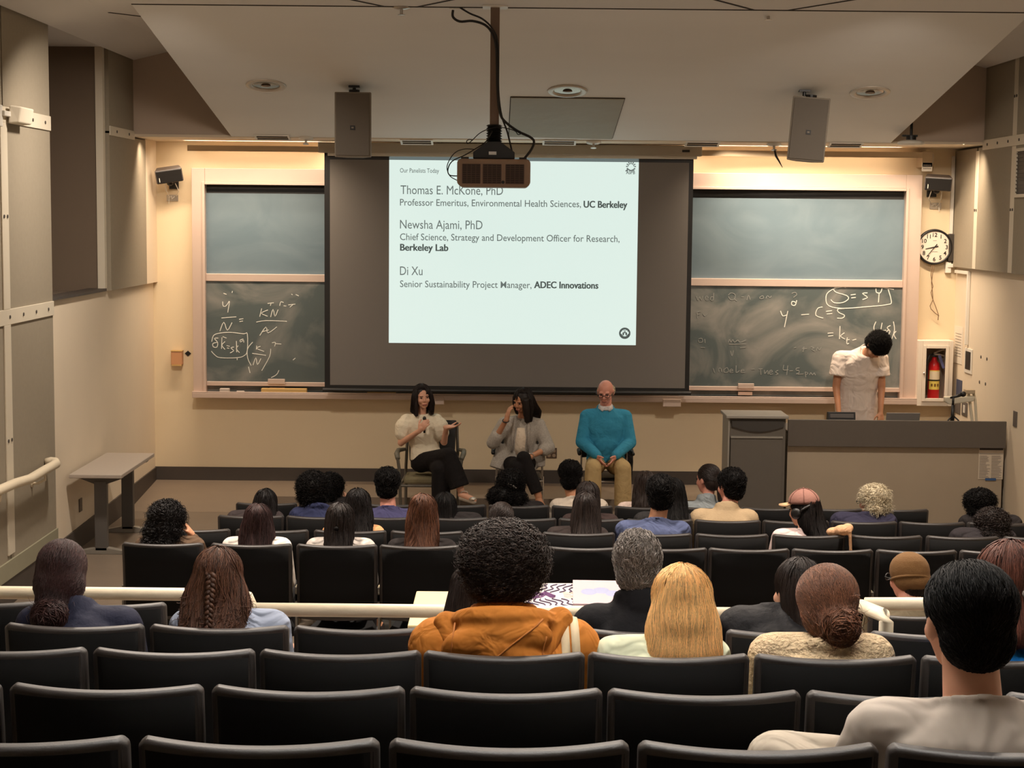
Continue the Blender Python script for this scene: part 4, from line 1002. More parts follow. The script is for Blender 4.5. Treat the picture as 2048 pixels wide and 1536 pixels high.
NAMES = {'first': 'front row', 'second': 'second row', 'third': 'third row', 'fourth': 'fourth row', 'aisle': 'aisle', 'rail': 'row behind the left handrail', 'fifth': 'row just behind the handrails', 'sixth': 'third row from the camera', 'seventh': 'second row from the camera', 'nearest': 'row nearest the camera'}
ORD = ['leftmost', 'second', 'third', 'fourth', 'fifth', 'sixth', 'seventh', 'eighth', 'ninth', 'tenth', 'eleventh', 'twelfth']
SEAT = {}
def seat_x(row, i):
    g = GAPS[row]; py = CORN[row][1] + .0096 * ((g[i] + g[i + 1]) / 2 - CORN[row][0])
    return at_y((g[i] + g[i + 1]) / 2, py, ROWS[row]).x
def build_seats(occ):
    for row in GAPS:
        g = GAPS[row]; n = len(g) - 1
        for i in range(n):
            x = seat_x(row, i)
            if (row, i) in occ: lab = 'black lecture seat holding the %s' % occ[(row, i)]
            elif n == 1: lab = 'single black lecture seat near the right handrail'
            else:
                od = 'leftmost seat' if i == 0 else 'rightmost seat' if i == n - 1 else ORD[i] + ' seat from the left'
                lab = 'empty black lecture seat, %s in the %s' % (od, NAMES[row])
            dz = .0096 * 0
            make_chair((x, ROWS[row], RZ[row]), 0, lab, 'lecture seats in the ' + NAMES[row], (row, i) in occ)
# ------------------------------------------------------------------ people
def V(*a): return Vector(a)
SKINS = {'light': mat('skin_light', (214, 160, 132), .5, noise=.05, nscale=30), 'tan': mat('skin_tan', (190, 134, 100), .5, noise=.05, nscale=30),
         'brown': mat('skin_brown', (142, 92, 66), .5, noise=.05, nscale=30), 'pink': mat('skin_pink', (216, 150, 130), .5, noise=.06, nscale=30)}
def hair_mat(name, rgb, isl=.45, rough=.5, spec=.3): return mat('hair_' + name, rgb, rough, 0, spec, island=isl)
HAIR = {'black': hair_mat('black', (17, 14, 13), .45, .55, .15), 'soft_black': hair_mat('soft_black', (24, 19, 18), .45, .5, .2), 'dark_brown': hair_mat('dark_brown', (36, 26, 22)),
        'brown': hair_mat('brown', (108, 70, 50), .6), 'auburn': hair_mat('auburn', (92, 56, 36), .6), 'braid_brown': hair_mat('braid_brown', (86, 55, 39), .6), 'blonde': hair_mat('blonde', (228, 180, 118), .5),
        'grey': hair_mat('grey', (112, 104, 98), .6), 'white': hair_mat('white', (206, 192, 164), .25), 'red_brown': hair_mat('red_brown', (98, 58, 46), .55), 'plum': hair_mat('plum', (54, 32, 30), .5),
        'brown_black': hair_mat('brown_black', (46, 34, 28), .5)}
M_eye = mat('eye', (30, 22, 20), .2); M_brow = mat('brow', (40, 30, 26), .8); M_lip = mat('lip', (150, 78, 70), .5)
M_trou = mat('dark_trousers', (30, 28, 30), .85, bump=.4, bscale=14, bdist=.02); M_shoe = mat('dark_shoe', (34, 30, 30), .5)
def cloth(name, rgb, rough=.88, bump=.8, bscale=7, bdist=.05, **k): return mat('cloth_' + name, rgb, rough, 0, .15, bump=bump, bscale=bscale, bdist=bdist, warp=1.3, **k)
def Rm(yaw=0, down=0, roll=0):
    return Matrix.Rotation(yaw, 3, 'Z') @ Matrix.Rotation(-down, 3, 'X') @ Matrix.Rotation(roll, 3, 'Y')
def spine_loft(mb, pts, rads, g=0.0, n=20, pw=2.4, lat=None):
    rings = []; m = len(pts)
    a = Vector(lat).normalized() if lat else Vector((1, 0, 0))
    for i in range(m):
        t = (pts[min(i + 1, m - 1)] - pts[max(i - 1, 0)]).normalized()
        b = t.cross(a).normalized(); rx, ry = rads[i]; rx += g; ry += g
        ring = []
        for k in range(n):
            c, s = math.cos(2 * PI * k / n), math.sin(2 * PI * k / n)
            f = (abs(c) ** pw + abs(s) ** pw) ** (-1 / pw)
            ring.append(pts[i] + a * (c * f * rx) + b * (s * f * ry))
        rings.append(ring)
    return mb.loft(rings)
def interp(a, b, t): return a + (b - a) * t
def hand(mb, wrist, d, nrm, side, curl=.5, s=1.0, spread=.0):
    d = Vector(d).normalized(); nrm = Vector(nrm); nrm = (nrm - d * nrm.dot(d)).normalized(); l = d.cross(nrm) * side
    R = Matrix((l, nrm, d)).transposed()
    mb.ell(wrist + d * .048 * s, (.041 * s, .016 * s, .052 * s), R, 14, 8)
    mb.cap(wrist - d * .01, wrist + d * .03 * s, .026 * s, .027 * s)
    for i, L in enumerate((.072, .080, .074, .058)):
        b = wrist + d * (.085 - .006 * abs(i - 1)) * s + l * (.030 - .020 * i) * s
        fd = (d + l * (spread * (1.5 - i) * .3)).normalized(); p = b; r = .0088 * s
        for k, (fr, bend) in enumerate(((.45, .35), (.30, .75), (.25, .55))):
            ang = curl * bend * 1.3
            fd = (fd * math.cos(ang) + nrm * math.sin(ang)).normalized() if k == 0 else (Quaternion(fd.cross(nrm).normalized() if fd.cross(nrm).length > 1e-4 else l, ang) @ fd)
            q = p + fd * L * fr * s; mb.cap(p, q, r, r * .92, 8); p = q; r *= .92
    b = wrist + d * .028 * s + l * .032 * s
    t1 = (d * .7 + l * .65 + nrm * .3).normalized(); q = b + t1 * .042 * s; t2 = (d * .85 + l * .2 + nrm * .45).normalized()
    mb.cap(b - t1 * .015, q, .012 * s, .0105 * s, 8); mb.cap(q, q + t2 * .034 * s, .0105 * s, .0085 * s, 8)
def head_prims(mb, H, R, k=1.0, fem=False):
    T = lambda x, y, z: H + R @ (Vector((x, y, z)) * k)
    def E(c, r): mb.ell(T(*c), tuple(q * k for q in r), R)
    E((0, -.012, .03), (.074, .094, .084)); E((0, .028, -.02), (.060, .060, .086)); E((0, .034, -.068), (.046, .046, .042)); E((0, .060, -.094), (.019, .018, .017))
    for s in (-1, 1):
        E((s * .034, .064, -.026), (.024, .024, .026)); E((s * .076, -.008, -.006), (.010, .020, .032)); E((s * .080, -.014, .004), (.008, .016, .020))
        mb.cap(T(s * .018, .080, .026), T(s * .045, .073, .024), (.007 if fem else .0095) * k, (.006 if fem else .008) * k)
    ny = .099 if fem else .105; mb.cap(T(0, .086, .012), T(0, ny, -.024), .007 * k, (.0095 if fem else .0115) * k); E((-.010, ny - .010, -.028), (.0075, .009, .007)); E((.010, ny - .010, -.028), (.0075, .009, .007))
    mb.cap(T(-.018, .082, -.058), T(.018, .082, -.058), .0075 * k, .0075 * k); mb.cap(T(-.014, .081, -.068), T(.014, .081, -.068), .008 * k, .008 * k)
    return T
def seated(lean=0.0, lap=True):
    """joints of a person on a lecture seat, facing +y, floor z=0"""
    J = dict(pel=V(0, 0, .47), waist=V(0, -.045, .60), chest=V(0, -.065, .73), up=V(0, -.05, .825), neck=V(0, -.03, .885), head=V(0, .02, 1.065))
    for s, n in ((-1, 'L'), (1, 'R')):
        J['sh' + n] = V(s * .165, -.04, .835); J['el' + n] = V(s * .185, .06, .60); J['wr' + n] = V(s * .10, .27, .56); J['hd' + n] = V(-s * .5, .85, -.2); J['hn' + n] = V(-s * .2, 0, -1)
        J['hip' + n] = V(s * .085, .03, .46); J['kn' + n] = V(s * .12, .43, .49); J['an' + n] = V(s * .12, .42, .09); J['toe' + n] = V(s * .14, .58, .05)
    return J
def torso_r(fem, wd=1.0):
    if fem: R_ = [(.165, .115), (.170, .120), (.130, .100), (.148, .115), (.150, .085), (.050, .052)]
    else: R_ = [(.165, .115), (.168, .122), (.150, .112), (.170, .122), (.172, .095), (.058, .060)]
    return [(a * wd, b * (.6 + .4 * wd)) for a, b in R_]
def spine_pts(J):
    return [J['pel'] - V(0, 0, .05), J['pel'] + V(0, 0, .02), J['waist'], J['chest'], J['up'], J['neck'] + V(0, .0, .012)]
def arm_r(fem): return (.044, .036, .024) if fem else (.052, .041, .027)
def body_mesh(J, fem, wd, vox, Rh, hk, curl=(.5, .5), smooth=4):
    mb = MB(); sp = spine_pts(J); spine_loft(mb, sp, torso_r(fem, wd))
    ra, rb, rc = arm_r(fem)
    for i, n in enumerate('LR'):
        s = -1 if n == 'L' else 1
        sh = J['sh' + n]; mb.cap(interp(J['up'], sh, .45), sh, .06, ra * 1.08); mb.cap(sh, J['el' + n], ra, rb); mb.cap(J['el' + n], J['wr' + n], rb * .98, rc)
        hand(mb, J['wr' + n], J['hd' + n], J['hn' + n], J.get('hs' + n, s), curl[i])
        mb.cap(J['hip' + n], J['kn' + n], .085, .060); mb.cap(J['kn' + n], J['an' + n], .056, .036)
        mb.cap(J['an' + n] + V(0, 0, -.03), J['toe' + n], .036, .028)
    H = J['head']; nb = J['neck']
    mb.cap(nb - V(0, .01, .03), H + Rh @ V(0, -.022, -.06) * hk, .062 if not fem else .050, .056 if not fem else .046)
    head_prims(mb, H, Rh, hk, fem)
    return fuse(mb, vox, smooth)
def shirt_mesh(J, fem, wd, g, sleeve, vox, collar='crew', low=0, puffy=0, extra=None, smooth=5):
    mb = MB(); sp = spine_pts(J)[low:]; rr = torso_r(fem, wd)[low:]
    if puffy:      # quilted rings down the torso
        P, Q = [], []
        for i in range(len(sp) - 1):
            for k in range(8):
                t = k / 8; P.append(interp(sp[i], sp[i + 1], t)); b = .5 - .5 * math.cos(2 * PI * (len(P) / puffy)); Q.append((rr[i][0] + (rr[i + 1][0] - rr[i][0]) * t + .016 * b, rr[i][1] + (rr[i + 1][1] - rr[i][1]) * t + .016 * b))
        P.append(sp[-1]); Q.append(rr[-1]); sp, rr = P, Q
    spine_loft(mb, sp, rr, g, 24)
    ra, rb, rc = arm_r(fem); G = g * 1.15
    for n in 'LR':
        sh = J['sh' + n]; el = J['el' + n]; wr = J['wr' + n]
        mb.cap(interp(J['up'], sh, .3) + V(0, 0, .006), sh, .058 + g * .8, ra * 1.06 + G)
        if sleeve == 'long':
            if puffy:
                for (a, b, r0, r1) in ((sh, el, ra, rb), (el, wr, rb, rc)):
                    for k in range(5): mb.cap(interp(a, b, k / 5 + .02), interp(a, b, (k + .8) / 5), r0 + (r1 - r0) * k / 5 + G + .010, r0 + (r1 - r0) * k / 5 + G + .010)
                mb.cap(sh, el, ra + G, rb + G); mb.cap(el, wr, rb + G, rc + G)
            else:
                mb.cap(sh, el, ra + G, rb + G * 1.05); mb.cap(el, interp(el, wr, .96), rb + G * 1.05, rc + G * .9)
        elif sleeve == 'short': mb.tube([sh, interp(sh, el, .3), interp(sh, el, .62)], [ra + G, ra + G * 1.2, ra + G * 1.25], 16)
        elif sleeve == 'rolled': mb.cap(sh, el, ra + G, rb + G * 1.1); mb.cap(el, interp(el, wr, .25), rb + G * 1.1, rb + G)
        elif sleeve == 'puff':
            mb.cap(sh, interp(sh, el, .28), ra + G + .016, ra + G + .042); mb.cap(interp(sh, el, .28), interp(sh, el, .52), ra + G + .044, ra + G + .030)
    nb = J['neck'] + V(0, 0, .012); up = (J['head'] - J['neck']); up = (up.normalized() + V(0, .15, 0)).normalized()
    r0 = .064 if not fem else .056
    if collar == 'crew': ring_tube(mb, nb + up * .006, up, r0 + .010 + g * .4, .010)
    elif collar == 'mock': ring_tube(mb, nb, up, r0 + .014, .014); ring_tube(mb, nb + up * .022, up, r0 + .013, .014); ring_tube(mb, nb + up * .044, up, r0 + .011, .012)
    elif collar == 'stand': [ring_tube(mb, nb + up * h, up, r0 + .026, .014) for h in (-.01, .012, .034, .054)]
    elif collar == 'shawl': ring_tube(mb, nb + V(0, -.01, -.012), (up + V(0, .25, 0)).normalized(), r0 + .040, .024)
    elif collar == 'hood':
        b = nb + V(0, -.055, -.01)
        mb.ell(b, (.125, .055, .055), Matrix.Rotation(.5, 3, 'X')); mb.ell(b + V(0, -.03, -.06), (.10, .045, .07), Matrix.Rotation(.25, 3, 'X')); ring_tube(mb, nb + V(0, .0, .0), (up + V(0, .3, 0)).normalized(), r0 + .034, .024)
    if extra: extra(mb)
    return fuse(mb, vox, smooth)
def ring_tube(mb, c, n, r, t, k=20, ry=None):
    a = Vector((1, 0, 0)); b = Vector(n).cross(a).normalized(); ry = ry or r
    P = [Vector(c) + a * r * math.cos(2 * PI * i / k) + b * ry * math.sin(2 * PI * i / k) for i in range(k)]
    rings = []
    for i in range(k):
        d = (P[(i + 1) % k] - P[i - 1]).normalized(); e = Vector(n).cross(d).normalized(); nn = Vector(n)
        rings.append([P[i] + (e * math.cos(2 * PI * j / 8) + nn * math.sin(2 * PI * j / 8)) * t for j in range(8)])
    rings.append(rings[0]); return mb.loft(rings, True, False)
def trousers_mesh(J, vox=.016, g=.014, fem=False, flare=0.0, wd=1.0, hem=.82, smooth=4):
    mb = MB(); sp = spine_pts(J)[:3]; rr = torso_r(fem, wd)[:3]
    sp = [sp[0], sp[1], interp(sp[1], sp[2], .55)]; spine_loft(mb, sp, rr, g * .9)
    for n in 'LR':
        k, a = J['kn' + n], J['an' + n]; e = interp(k, a, hem)
        mb.cap(J['hip' + n], k, .085 + g, .060 + g * 1.2)
        mb.cap(k, interp(k, e, .5), .058 + g * 1.2, .052 + g * 1.4 + flare * .6)
        mb.tube([interp(k, e, .45), e], [.052 + g * 1.4 + flare * .5, .046 + g * 1.4 + flare], 18)
    return fuse(mb, vox, smooth)
def shoe_mesh(a, toe, vox=.010, r=.042):
    d = (toe - a); d.z = 0; d.normalize(); fl = min(a.z, toe.z) - .06
    mb = MB(); h = a + V(0, 0, -.035); mb.cap(h - d * .035, h + d * .02, r, r); mb.cap(h + d * .02 + V(0, 0, -.006), toe + V(0, 0, -.006), r * .95, r * .78)
    return fuse(mb, vox, 3)

# ---- hair: a fused volume plus strands lying on its surface
def hair_volume(T, R, k, vols, vox):
    mb = MB()
    for v in vols:
        if v[0] == 'e': mb.ell(T(*v[1]), tuple(q * k for q in v[2]), R)
        elif v[0] == 'loft':
            spine_loft(mb, [T(*p) for p in v[1]], [(a * k, b * k) for a, b in v[2]], 0, 18, 2.2, lat=R @ V(1, 0, 0))
        elif v[0] == 'c': mb.cap(T(*v[1]), T(*v[2]), v[3] * k, v[4] * k)
    return fuse(mb, vox, 3)
class SB:
    """collects strands; turned into thin three-sided tubes in bulk"""
    def __init__(s): s.g = {}
    def put(s, P, r):
        if len(P) > 1: s.g.setdefault(len(P), []).append(([tuple(q) for q in P], r))
    def arrays(s):
        V_, F_ = [], []; o = 0
        for m, L in s.g.items():
            A = np.array([l[0] for l in L], dtype=np.float64); R0 = np.array([l[1] for l in L])
            t = np.empty_like(A); t[:, 1:-1] = A[:, 2:] - A[:, :-2]; t[:, 0] = A[:, 1] - A[:, 0]; t[:, -1] = A[:, -1] - A[:, -2]
            t /= np.maximum(np.linalg.norm(t, axis=2, keepdims=True), 1e-9)
            a_ = np.cross(t, np.array([.31, .52, .79])); a_ /= np.maximum(np.linalg.norm(a_, axis=2, keepdims=True), 1e-6); b_ = np.cross(a_, t)
            prof = 1 - .8 * (np.arange(m) / (m - 1)) ** 2; rr = (R0[:, None] * prof[None, :])[:, :, None]
            ring = np.stack([A + (a_ * math.cos(2 * PI * k / 3) + b_ * math.sin(2 * PI * k / 3)) * rr for k in range(3)], axis=2)
            n = len(L); V_.append(ring.reshape(-1, 3))
            base = (np.arange(n) * m * 3)[:, None, None] + (np.arange(m - 1) * 3)[None, :, None] + o
            k0 = np.arange(3)[None, None, :]; k1 = (k0 + 1) % 3
            F_.append(np.stack([base + k0, base + k1, base + 3 + k1, base + 3 + k0], axis=3).reshape(-1, 4)); o += n * m * 3
        if not V_: return np.zeros((0, 3)), np.zeros((0, 4), int)
        return np.concatenate(V_), np.concatenate(F_)
def strand(mb, P, r): mb.put(P, r)
def surf_down(me, T, k, n, r, z0, zend, front=50, wave=.004, lift=.003, rag=.05, t0max=.5, seg=10, swirl=.0, wf=26, part=0.0):
    bv = BVHTree.FromPolygons([v.co for v in me.vertices], [tuple(p.vertices) for p in me.polygons])
    mb = SB(); C = T(0, -.02, .03); Cz = T(0, -.02, 0)
    for i in range(n):
        if i % 12 == 0: ph0 = random.uniform(0, 2 * PI); cf = random.uniform(0, 6.28); cw = wave * random.uniform(.5, 1.5); ct = random.uniform(0, t0max); ce = random.random() * rag; cl = random.uniform(.3, 1.6)
        ph = ph0 + random.gauss(0, .045)
        deg = abs(((math.degrees(ph) - 90 + 180) % 360) - 180)
        ts = ct * random.uniform(.4, 1.1); te = 1 - ce - random.random() * rag * .3
        if deg < front: te = min(te, .22); ts = min(ts, .1)
        P = []; f0 = cf + random.gauss(0, .2); w = cw * random.uniform(.8, 1.2); lf = lift * cl * random.uniform(.4, 1.4)
        for j in range(seg):
            t = ts + (te - ts) * j / (seg - 1)
            a = ph + swirl * t + w * math.sin(f0 + wf * t) * 8
            arc = .35
            if t < arc:
                th = math.radians(4 + 86 * t / arc); dr = V(math.sin(th) * math.cos(a), math.sin(th) * math.sin(a), math.cos(th)); o = C + dr * .6; hit = bv.ray_cast(o, -dr, .62)
            else:
                z = C.z + (zend - C.z) * (t - arc) / (1 - arc); q = V(C.x + math.cos(a) * .7, C.y + math.sin(a) * .7, z); dd = V(C.x, C.y - .07 * min(1, max(0, (t - .4) / .4)), z) - q; dd.normalize(); hit = bv.ray_cast(q, dd, .75); dr = -dd
            if hit[0] is None: break
            P.append(hit[0] + hit[1] * lf + dr * .001)
        strand(mb, P, r * random.uniform(.6, 1.3))
    return mb
def surf_to(me, T, k, n, r, target, jitter=.02, lift=.003, seg=8, zmin=-.05):
    bv = BVHTree.FromPolygons([v.co for v in me.vertices], [tuple(p.vertices) for p in me.polygons]); mb = SB(); C = T(0, -.01, .03)
    for i in range(n):
        a = random.uniform(0, 2 * PI); th = math.radians(random.uniform(10, 105)); dr = V(math.sin(th) * math.cos(a), math.sin(th) * math.sin(a), math.cos(th))
        if dr.y > .75: continue
        hit = bv.ray_cast(C + dr * .5, -dr, .5)
        if hit[0] is None: continue
        tg = target + V(random.gauss(0, jitter), random.gauss(0, jitter * .4), random.gauss(0, jitter)); P = []; sag = random.uniform(-.01, .015)
        for j in range(seg):
            t = j / (seg - 1); q = interp(hit[0], tg, t) + V(0, 0, sag * math.sin(PI * t)); h = bv.find_nearest(q)
            P.append((h[0] + h[1] * lift * random.uniform(.7, 1.3)) if h[0] is not None else q)
        strand(mb, P, r * random.uniform(.6, 1.3))
    return mb
def curls(me, n, r, rad, turns=2.2, length=.05, drop=.6, test=None):
    mb = SB(); polys = me.polygons
    for i in range(n):
        p = polys[random.randrange(len(polys))]; c = p.center; nn = p.normal
        if test and not test(c): continue
        ax = (V(random.gauss(0, .6), random.gauss(0, .6), -drop) + nn * .5).normalized(); u = ax.orthogonal().normalized(); v = ax.cross(u); f = random.uniform(0, 6.28); P = []
        rr = rad * random.uniform(.6, 1.3); L = length * random.uniform(.6, 1.3); m = int(7 * turns)
        for j in range(m):
            t = j / (m - 1); P.append(c + ax * (L * (t - .3)) + (u * math.cos(f + 2 * PI * turns * t) + v * math.sin(f + 2 * PI * turns * t)) * rr * (1 - .3 * t))
        mb.put(P, r)
    return mb
def bun_swirl(c, br, n, r):
    mb = SB()
    for i in range(n):
        ax = V(random.gauss(0, .45), -1, random.gauss(0, .45)).normalized(); u = ax.orthogonal().normalized(); v = ax.cross(u); f = random.uniform(0, 6.28); R0 = br * random.uniform(.35, 1.06); h = random.uniform(-.3, .95); P = []
        for j in range(12):
            a = f + 3.6 * j / 11; rr = R0 * (1 - .15 * j / 11) * math.sqrt(max(.12, 1 - max(h, 0) ** 2 * .7)); P.append(c + u * math.cos(a) * rr + v * math.sin(a) * rr + ax * br * .85 * h * (1 - .15 * j / 11))
        mb.put(P, r * random.uniform(.6, 1.3))
    return mb
def tufts(me, n, r, L=.035, comb=(0, -.6, -.8), lift=.35, test=None, jit=.35):
    mb = SB(); polys = me.polygons; cv = Vector(comb)
    bv = BVHTree.FromPolygons([v.co for v in me.vertices], [tuple(p.vertices) for p in me.polygons])
    for i in range(n):
        p = polys[random.randrange(len(polys))]; c = p.center; nn = p.normal
        if test and not test(c): continue
        d = cv + V(random.gauss(0, jit), random.gauss(0, jit), random.gauss(0, jit)); d = (d - nn * d.dot(nn)).normalized(); l = L * random.uniform(.6, 1.4)
        P = []; q = Vector(c); lf = lift * l * random.uniform(.3, 1.2)
        for j in range(5):
            h = bv.find_nearest(q)
            if h[0] is None: break
            t = j / 4; P.append(h[0] + h[1] * (lf * math.sin(PI * (.15 + .75 * t)) + (-.002 if j == 0 else .001)))
            d = (d - h[1] * d.dot(h[1])).normalized(); q = h[0] + d * (l / 4)
        strand(mb, P, r * random.uniform(.7, 1.3))
    return mb
def join_hair(name, me, sbs, material, parent):
    nv = len(me.vertices); co = np.empty(nv * 3); me.vertices.foreach_get('co', co); Vs = [co.reshape(-1, 3)]; Fs = []; o = nv
    base = [list(p.vertices) for p in me.polygons]
    for b in sbs:
        v, f = b.arrays(); Vs.append(v); Fs.append(f + o); o += len(v)
    Va = np.concatenate(Vs); Fa = np.concatenate(Fs) if Fs else np.zeros((0, 4), int)
    lt = np.concatenate([np.array([len(x) for x in base], dtype=np.int32), np.full(len(Fa), 4, dtype=np.int32)])
    li = np.concatenate([np.array([i for x in base for i in x], dtype=np.int32), Fa.reshape(-1).astype(np.int32)])
    m2 = bpy.data.meshes.new(name); m2.vertices.add(len(Va)); m2.vertices.foreach_set('co', Va.reshape(-1))
    m2.loops.add(len(li)); m2.loops.foreach_set('vertex_index', li); m2.polygons.add(len(lt))
    m2.polygons.foreach_set('loop_start', np.concatenate([[0], np.cumsum(lt)[:-1]]).astype(np.int32)); m2.polygons.foreach_set('loop_total', lt)
    m2.update(calc_edges=True); bpy.data.meshes.remove(me); smooth_on(m2)
    return link(name, m2, material, parent)
CAP = [('e', (0, -.024, .040), (.084, .100, .088)), ('e', (0, -.055, -.020), (.076, .062, .072))]
def long_vol(L, wd=.095, side=.0, out=.0):
    """curtain of hair down the back to L below the head centre"""
    pts = [(0, -.05, .02), (0, -.06, -.06), (0, -.088, -.12), (0, -.125, -.175)]; rr = [(.088, .07), (wd, .068), (wd, .062), (wd * 1.02, .05)]
    if L > .2: pts.append((0, -.185 - out, -.24)); rr.append((wd, .042))
    if L > .28: pts.append((0, -.205 - out, -L)); rr.append((wd * .8, .03))
    else: pts.append((0, (-.13 if L <= .2 else -.195) - out, -L)); rr.append((wd * .92, .034))
    return CAP + [('loft', pts, rr)]
def make_hair(root, style, color, T, R, k, q=1.0, **o):
    """q: 1 near, ~.3 far"""
    M = HAIR[color]; n = lambda c: max(150, int(c * (4.0 if q > .6 else 3.0) * q)); r = .00125 / max(q, .2) ** .5
    vox = o.get('vox', .012)
    zt = lambda z: T(0, 0, z).z
    if style == 'short':
        me = hair_volume(T, R, k, CAP + o.get('vols', []), vox)
        mb = [tufts(me, n(1500), r, o.get('L', .035), o.get('comb', (0, -.7, -.75)), o.get('lift', .3), jit=o.get('jit', .35))]
    elif style == 'curly':
        v = o.get('vols', [('e', (0, -.03, .035), (.108, .115, .105)), ('e', (0, -.06, -.03), (.095, .075, .075))])
        me = hair_volume(T, R, k, v, vox); mb = [curls(me, n(1500), r * 1.15, o.get('rad', .010), o.get('turns', 2), o.get('len', .045), o.get('drop', .6))]
    elif style == 'long':
        L = o.get('L', .30); me = hair_volume(T, R, k, long_vol(L, o.get('wd', .095), out=o.get('out', 0)) + o.get('vols', []), vox)
        mb = [surf_down(me, T, k, n(o.get('n', 1100)), r * 1.2, 0, zt(-L * 1.02), o.get('front', 48), o.get('wave', .004), .004, o.get('rag', .12), .55, 11, wf=o.get('wf', 26))]
        if o.get('curl'): mb.append(curls(me, n(o['curl']), r * 1.2, .012, 1.6, .06, 1.2, lambda c: c.z < zt(-.02)))
    elif style == 'bun':
        b = o.get('bun', (0, -.125, -.03)); br = o.get('br', .045)
        me = hair_volume(T, R, k, CAP + [('e', (0, -.075, -.025), (.07, .05, .06)), ('e', b, (br, br * .85, br))] + o.get('vols', []), vox)
        bw = T(*b); mb = [surf_to(me, T, k, n(1000), r * 1.1, bw, br * k * .5), bun_swirl(bw, br * k, n(700), r * 1.2), curls(me, n(60), r, .02, .8, .06, .3, lambda c: (c - bw).length < br * k * 1.6)]
    elif style == 'pony':
        b = o.get('tie', (0, -.105, .0)); L = o.get('L', .3)
        me = hair_volume(T, R, k, CAP + [('loft', [(b[0], b[1], b[2] + .01), (b[0], b[1] - .035, b[2] - .03), (b[0], b[1] - .04, -.15), (b[0], b[1] - .075, -L)], [(.03, .025), (.035, .03), (.04, .028), (.02, .015)])], vox)
        bw = T(*b); mb = [surf_to(me, T, k, n(800), r * 1.1, bw, .012)]
    hname = o.get('name', 'hair')
    return join_hair(hname, me, mb, M, root)
def add_eyes(root, T, R, k, brow=None):
    for s in (-1, 1):
        obj('eye', MB().ell(T(s * .031, .079, .006), (.012 * k, .008 * k, .006 * k), R, 10, 6), M_eye, root, True)
        if brow: obj('eyebrow', MB().cap(T(s * .017, .0865, .024), T(s * .046, .077, .025), .0032 * k, .0022 * k, 6), brow, root, True)
def glasses(root, T, R, k, name='glasses', material=None):
    g = MB()
    for s in (-1, 1):
        g.tube([T(s * .034 + .024 * math.cos(2 * PI * i / 16), .104 - .006 * abs(math.cos(2 * PI * i / 16)), .004 + .018 * math.sin(2 * PI * i / 16)) for i in range(17)], .0028 * k, 5)
        g.tube([T(s * .058, .10, .008), T(s * .082, .06, .008), T(s * .086, -.01, .006)], .0026 * k, 5)
    g.tube([T(-.011, .106, .008), T(.011, .106, .008)], .0026 * k, 5)
    return obj(name, g, material or M_blk, root, True)

# ---- the audience
AUD = []
def audience(label, row, px, top, short, hair, shirt, sleeve='long', fem=True, skin='light', wd=1.0, collar='crew', g=.016, yaw=0.0, down=0.08, roll=0, q=.35, vox=.012,
             seat=None, hopt=None, puffy=0, garment='shirt', pose=None, dx=0, ytop=None, hk=1.0, extra=None, dy=0, after=None, sx=1.0):
    random.seed(hash_str(label))
    Y = ROWS[row] + .235 + max(0, g - .01) + dy + (.012 if puffy else 0); p = at_y(px, top, Y); fz = RZ[row]
    hh = (p.z - fz); tl = (hopt or {}).get('tall', 0)
    S = hh / (1.195 + tl); S = max(S, .955 if fem else .97)
    J = seated(); hz = hh / S - tl - .13
    J['head'].z = hz; J['neck'].z = min(.885, hz - .155); J['neck'].y += (hz - 1.065) * .1
    for n in 'LR':
        for kk in ('sh', 'el'): J[kk + n].x *= wd * (.93 if fem else 1.0)
    if pose: pose(J)
    x0 = p.x
    if seat is not None:
        xs = seat_x(row, seat); x0 = xs
        off = (p.x - xs) / S; lim = max(-.07, min(.07, off)); x0 = p.x - lim * S + dx
        lim -= dx / S
        J['head'] = J['head'] + V(lim, 0, 0); J['neck'] = J['neck'] + V(lim * .35, 0, 0)
    root = thing('person', label, 'person', (x0, Y, fz), 0, 'seated audience'); root.scale = (S * sx, S, S)
    AUD.append((label, round(S, 3)))
    Rh = Rm(yaw, down, roll)
    link('body', body_mesh(J, fem, wd, vox, Rh, hk), SKINS[skin], root)
    T = lambda x, y, z: J['head'] + Rh @ (Vector((x, y, z)) * hk)
    link(garment, shirt_mesh(J, fem, wd, g, sleeve, vox, collar, 0 if garment in ('jacket', 'hoodie', 'sweater') else 1, puffy, extra), shirt, root)
    link('trousers', trousers_mesh(J, .018, fem=fem, wd=wd), M_trou, root)
    for n in 'LR': link('shoe', shoe_mesh(J['an' + n], J['toe' + n], .014), M_shoe, root)
    ho = dict(hopt or {}); ho.pop('tall', None)
    if hair: make_hair(root, hair[0], hair[1], T, Rh, hk, q, **ho)
    add_eyes(root, T, Rh, hk)
    if after: after(root, J, T, Rh, hk)
    if seat is not None: OCC[(row, seat)] = short
    return root
OCC = {}
def hash_str(s): return sum((i + 1) * ord(c) for i, c in enumerate(s)) % 100003
# ------------------------------------------------------------------ the seated audience, front row to back
def cheek_hand(J):
    h = J['head']; J['elR'] = h + V(.20, .05, -.30); J['wrR'] = h + V(.115, .075, -.115); J['hdR'] = V(-.45, .1, .9); J['hnR'] = V(-.9, -.1, -.4)
navy = cloth('navy', (44, 48, 72)); dark = cloth('dark_knit', (40, 36, 36)); whitec = cloth('white_cotton', (222, 212, 202)); tanc = cloth('tan_knit', (206, 152, 106))
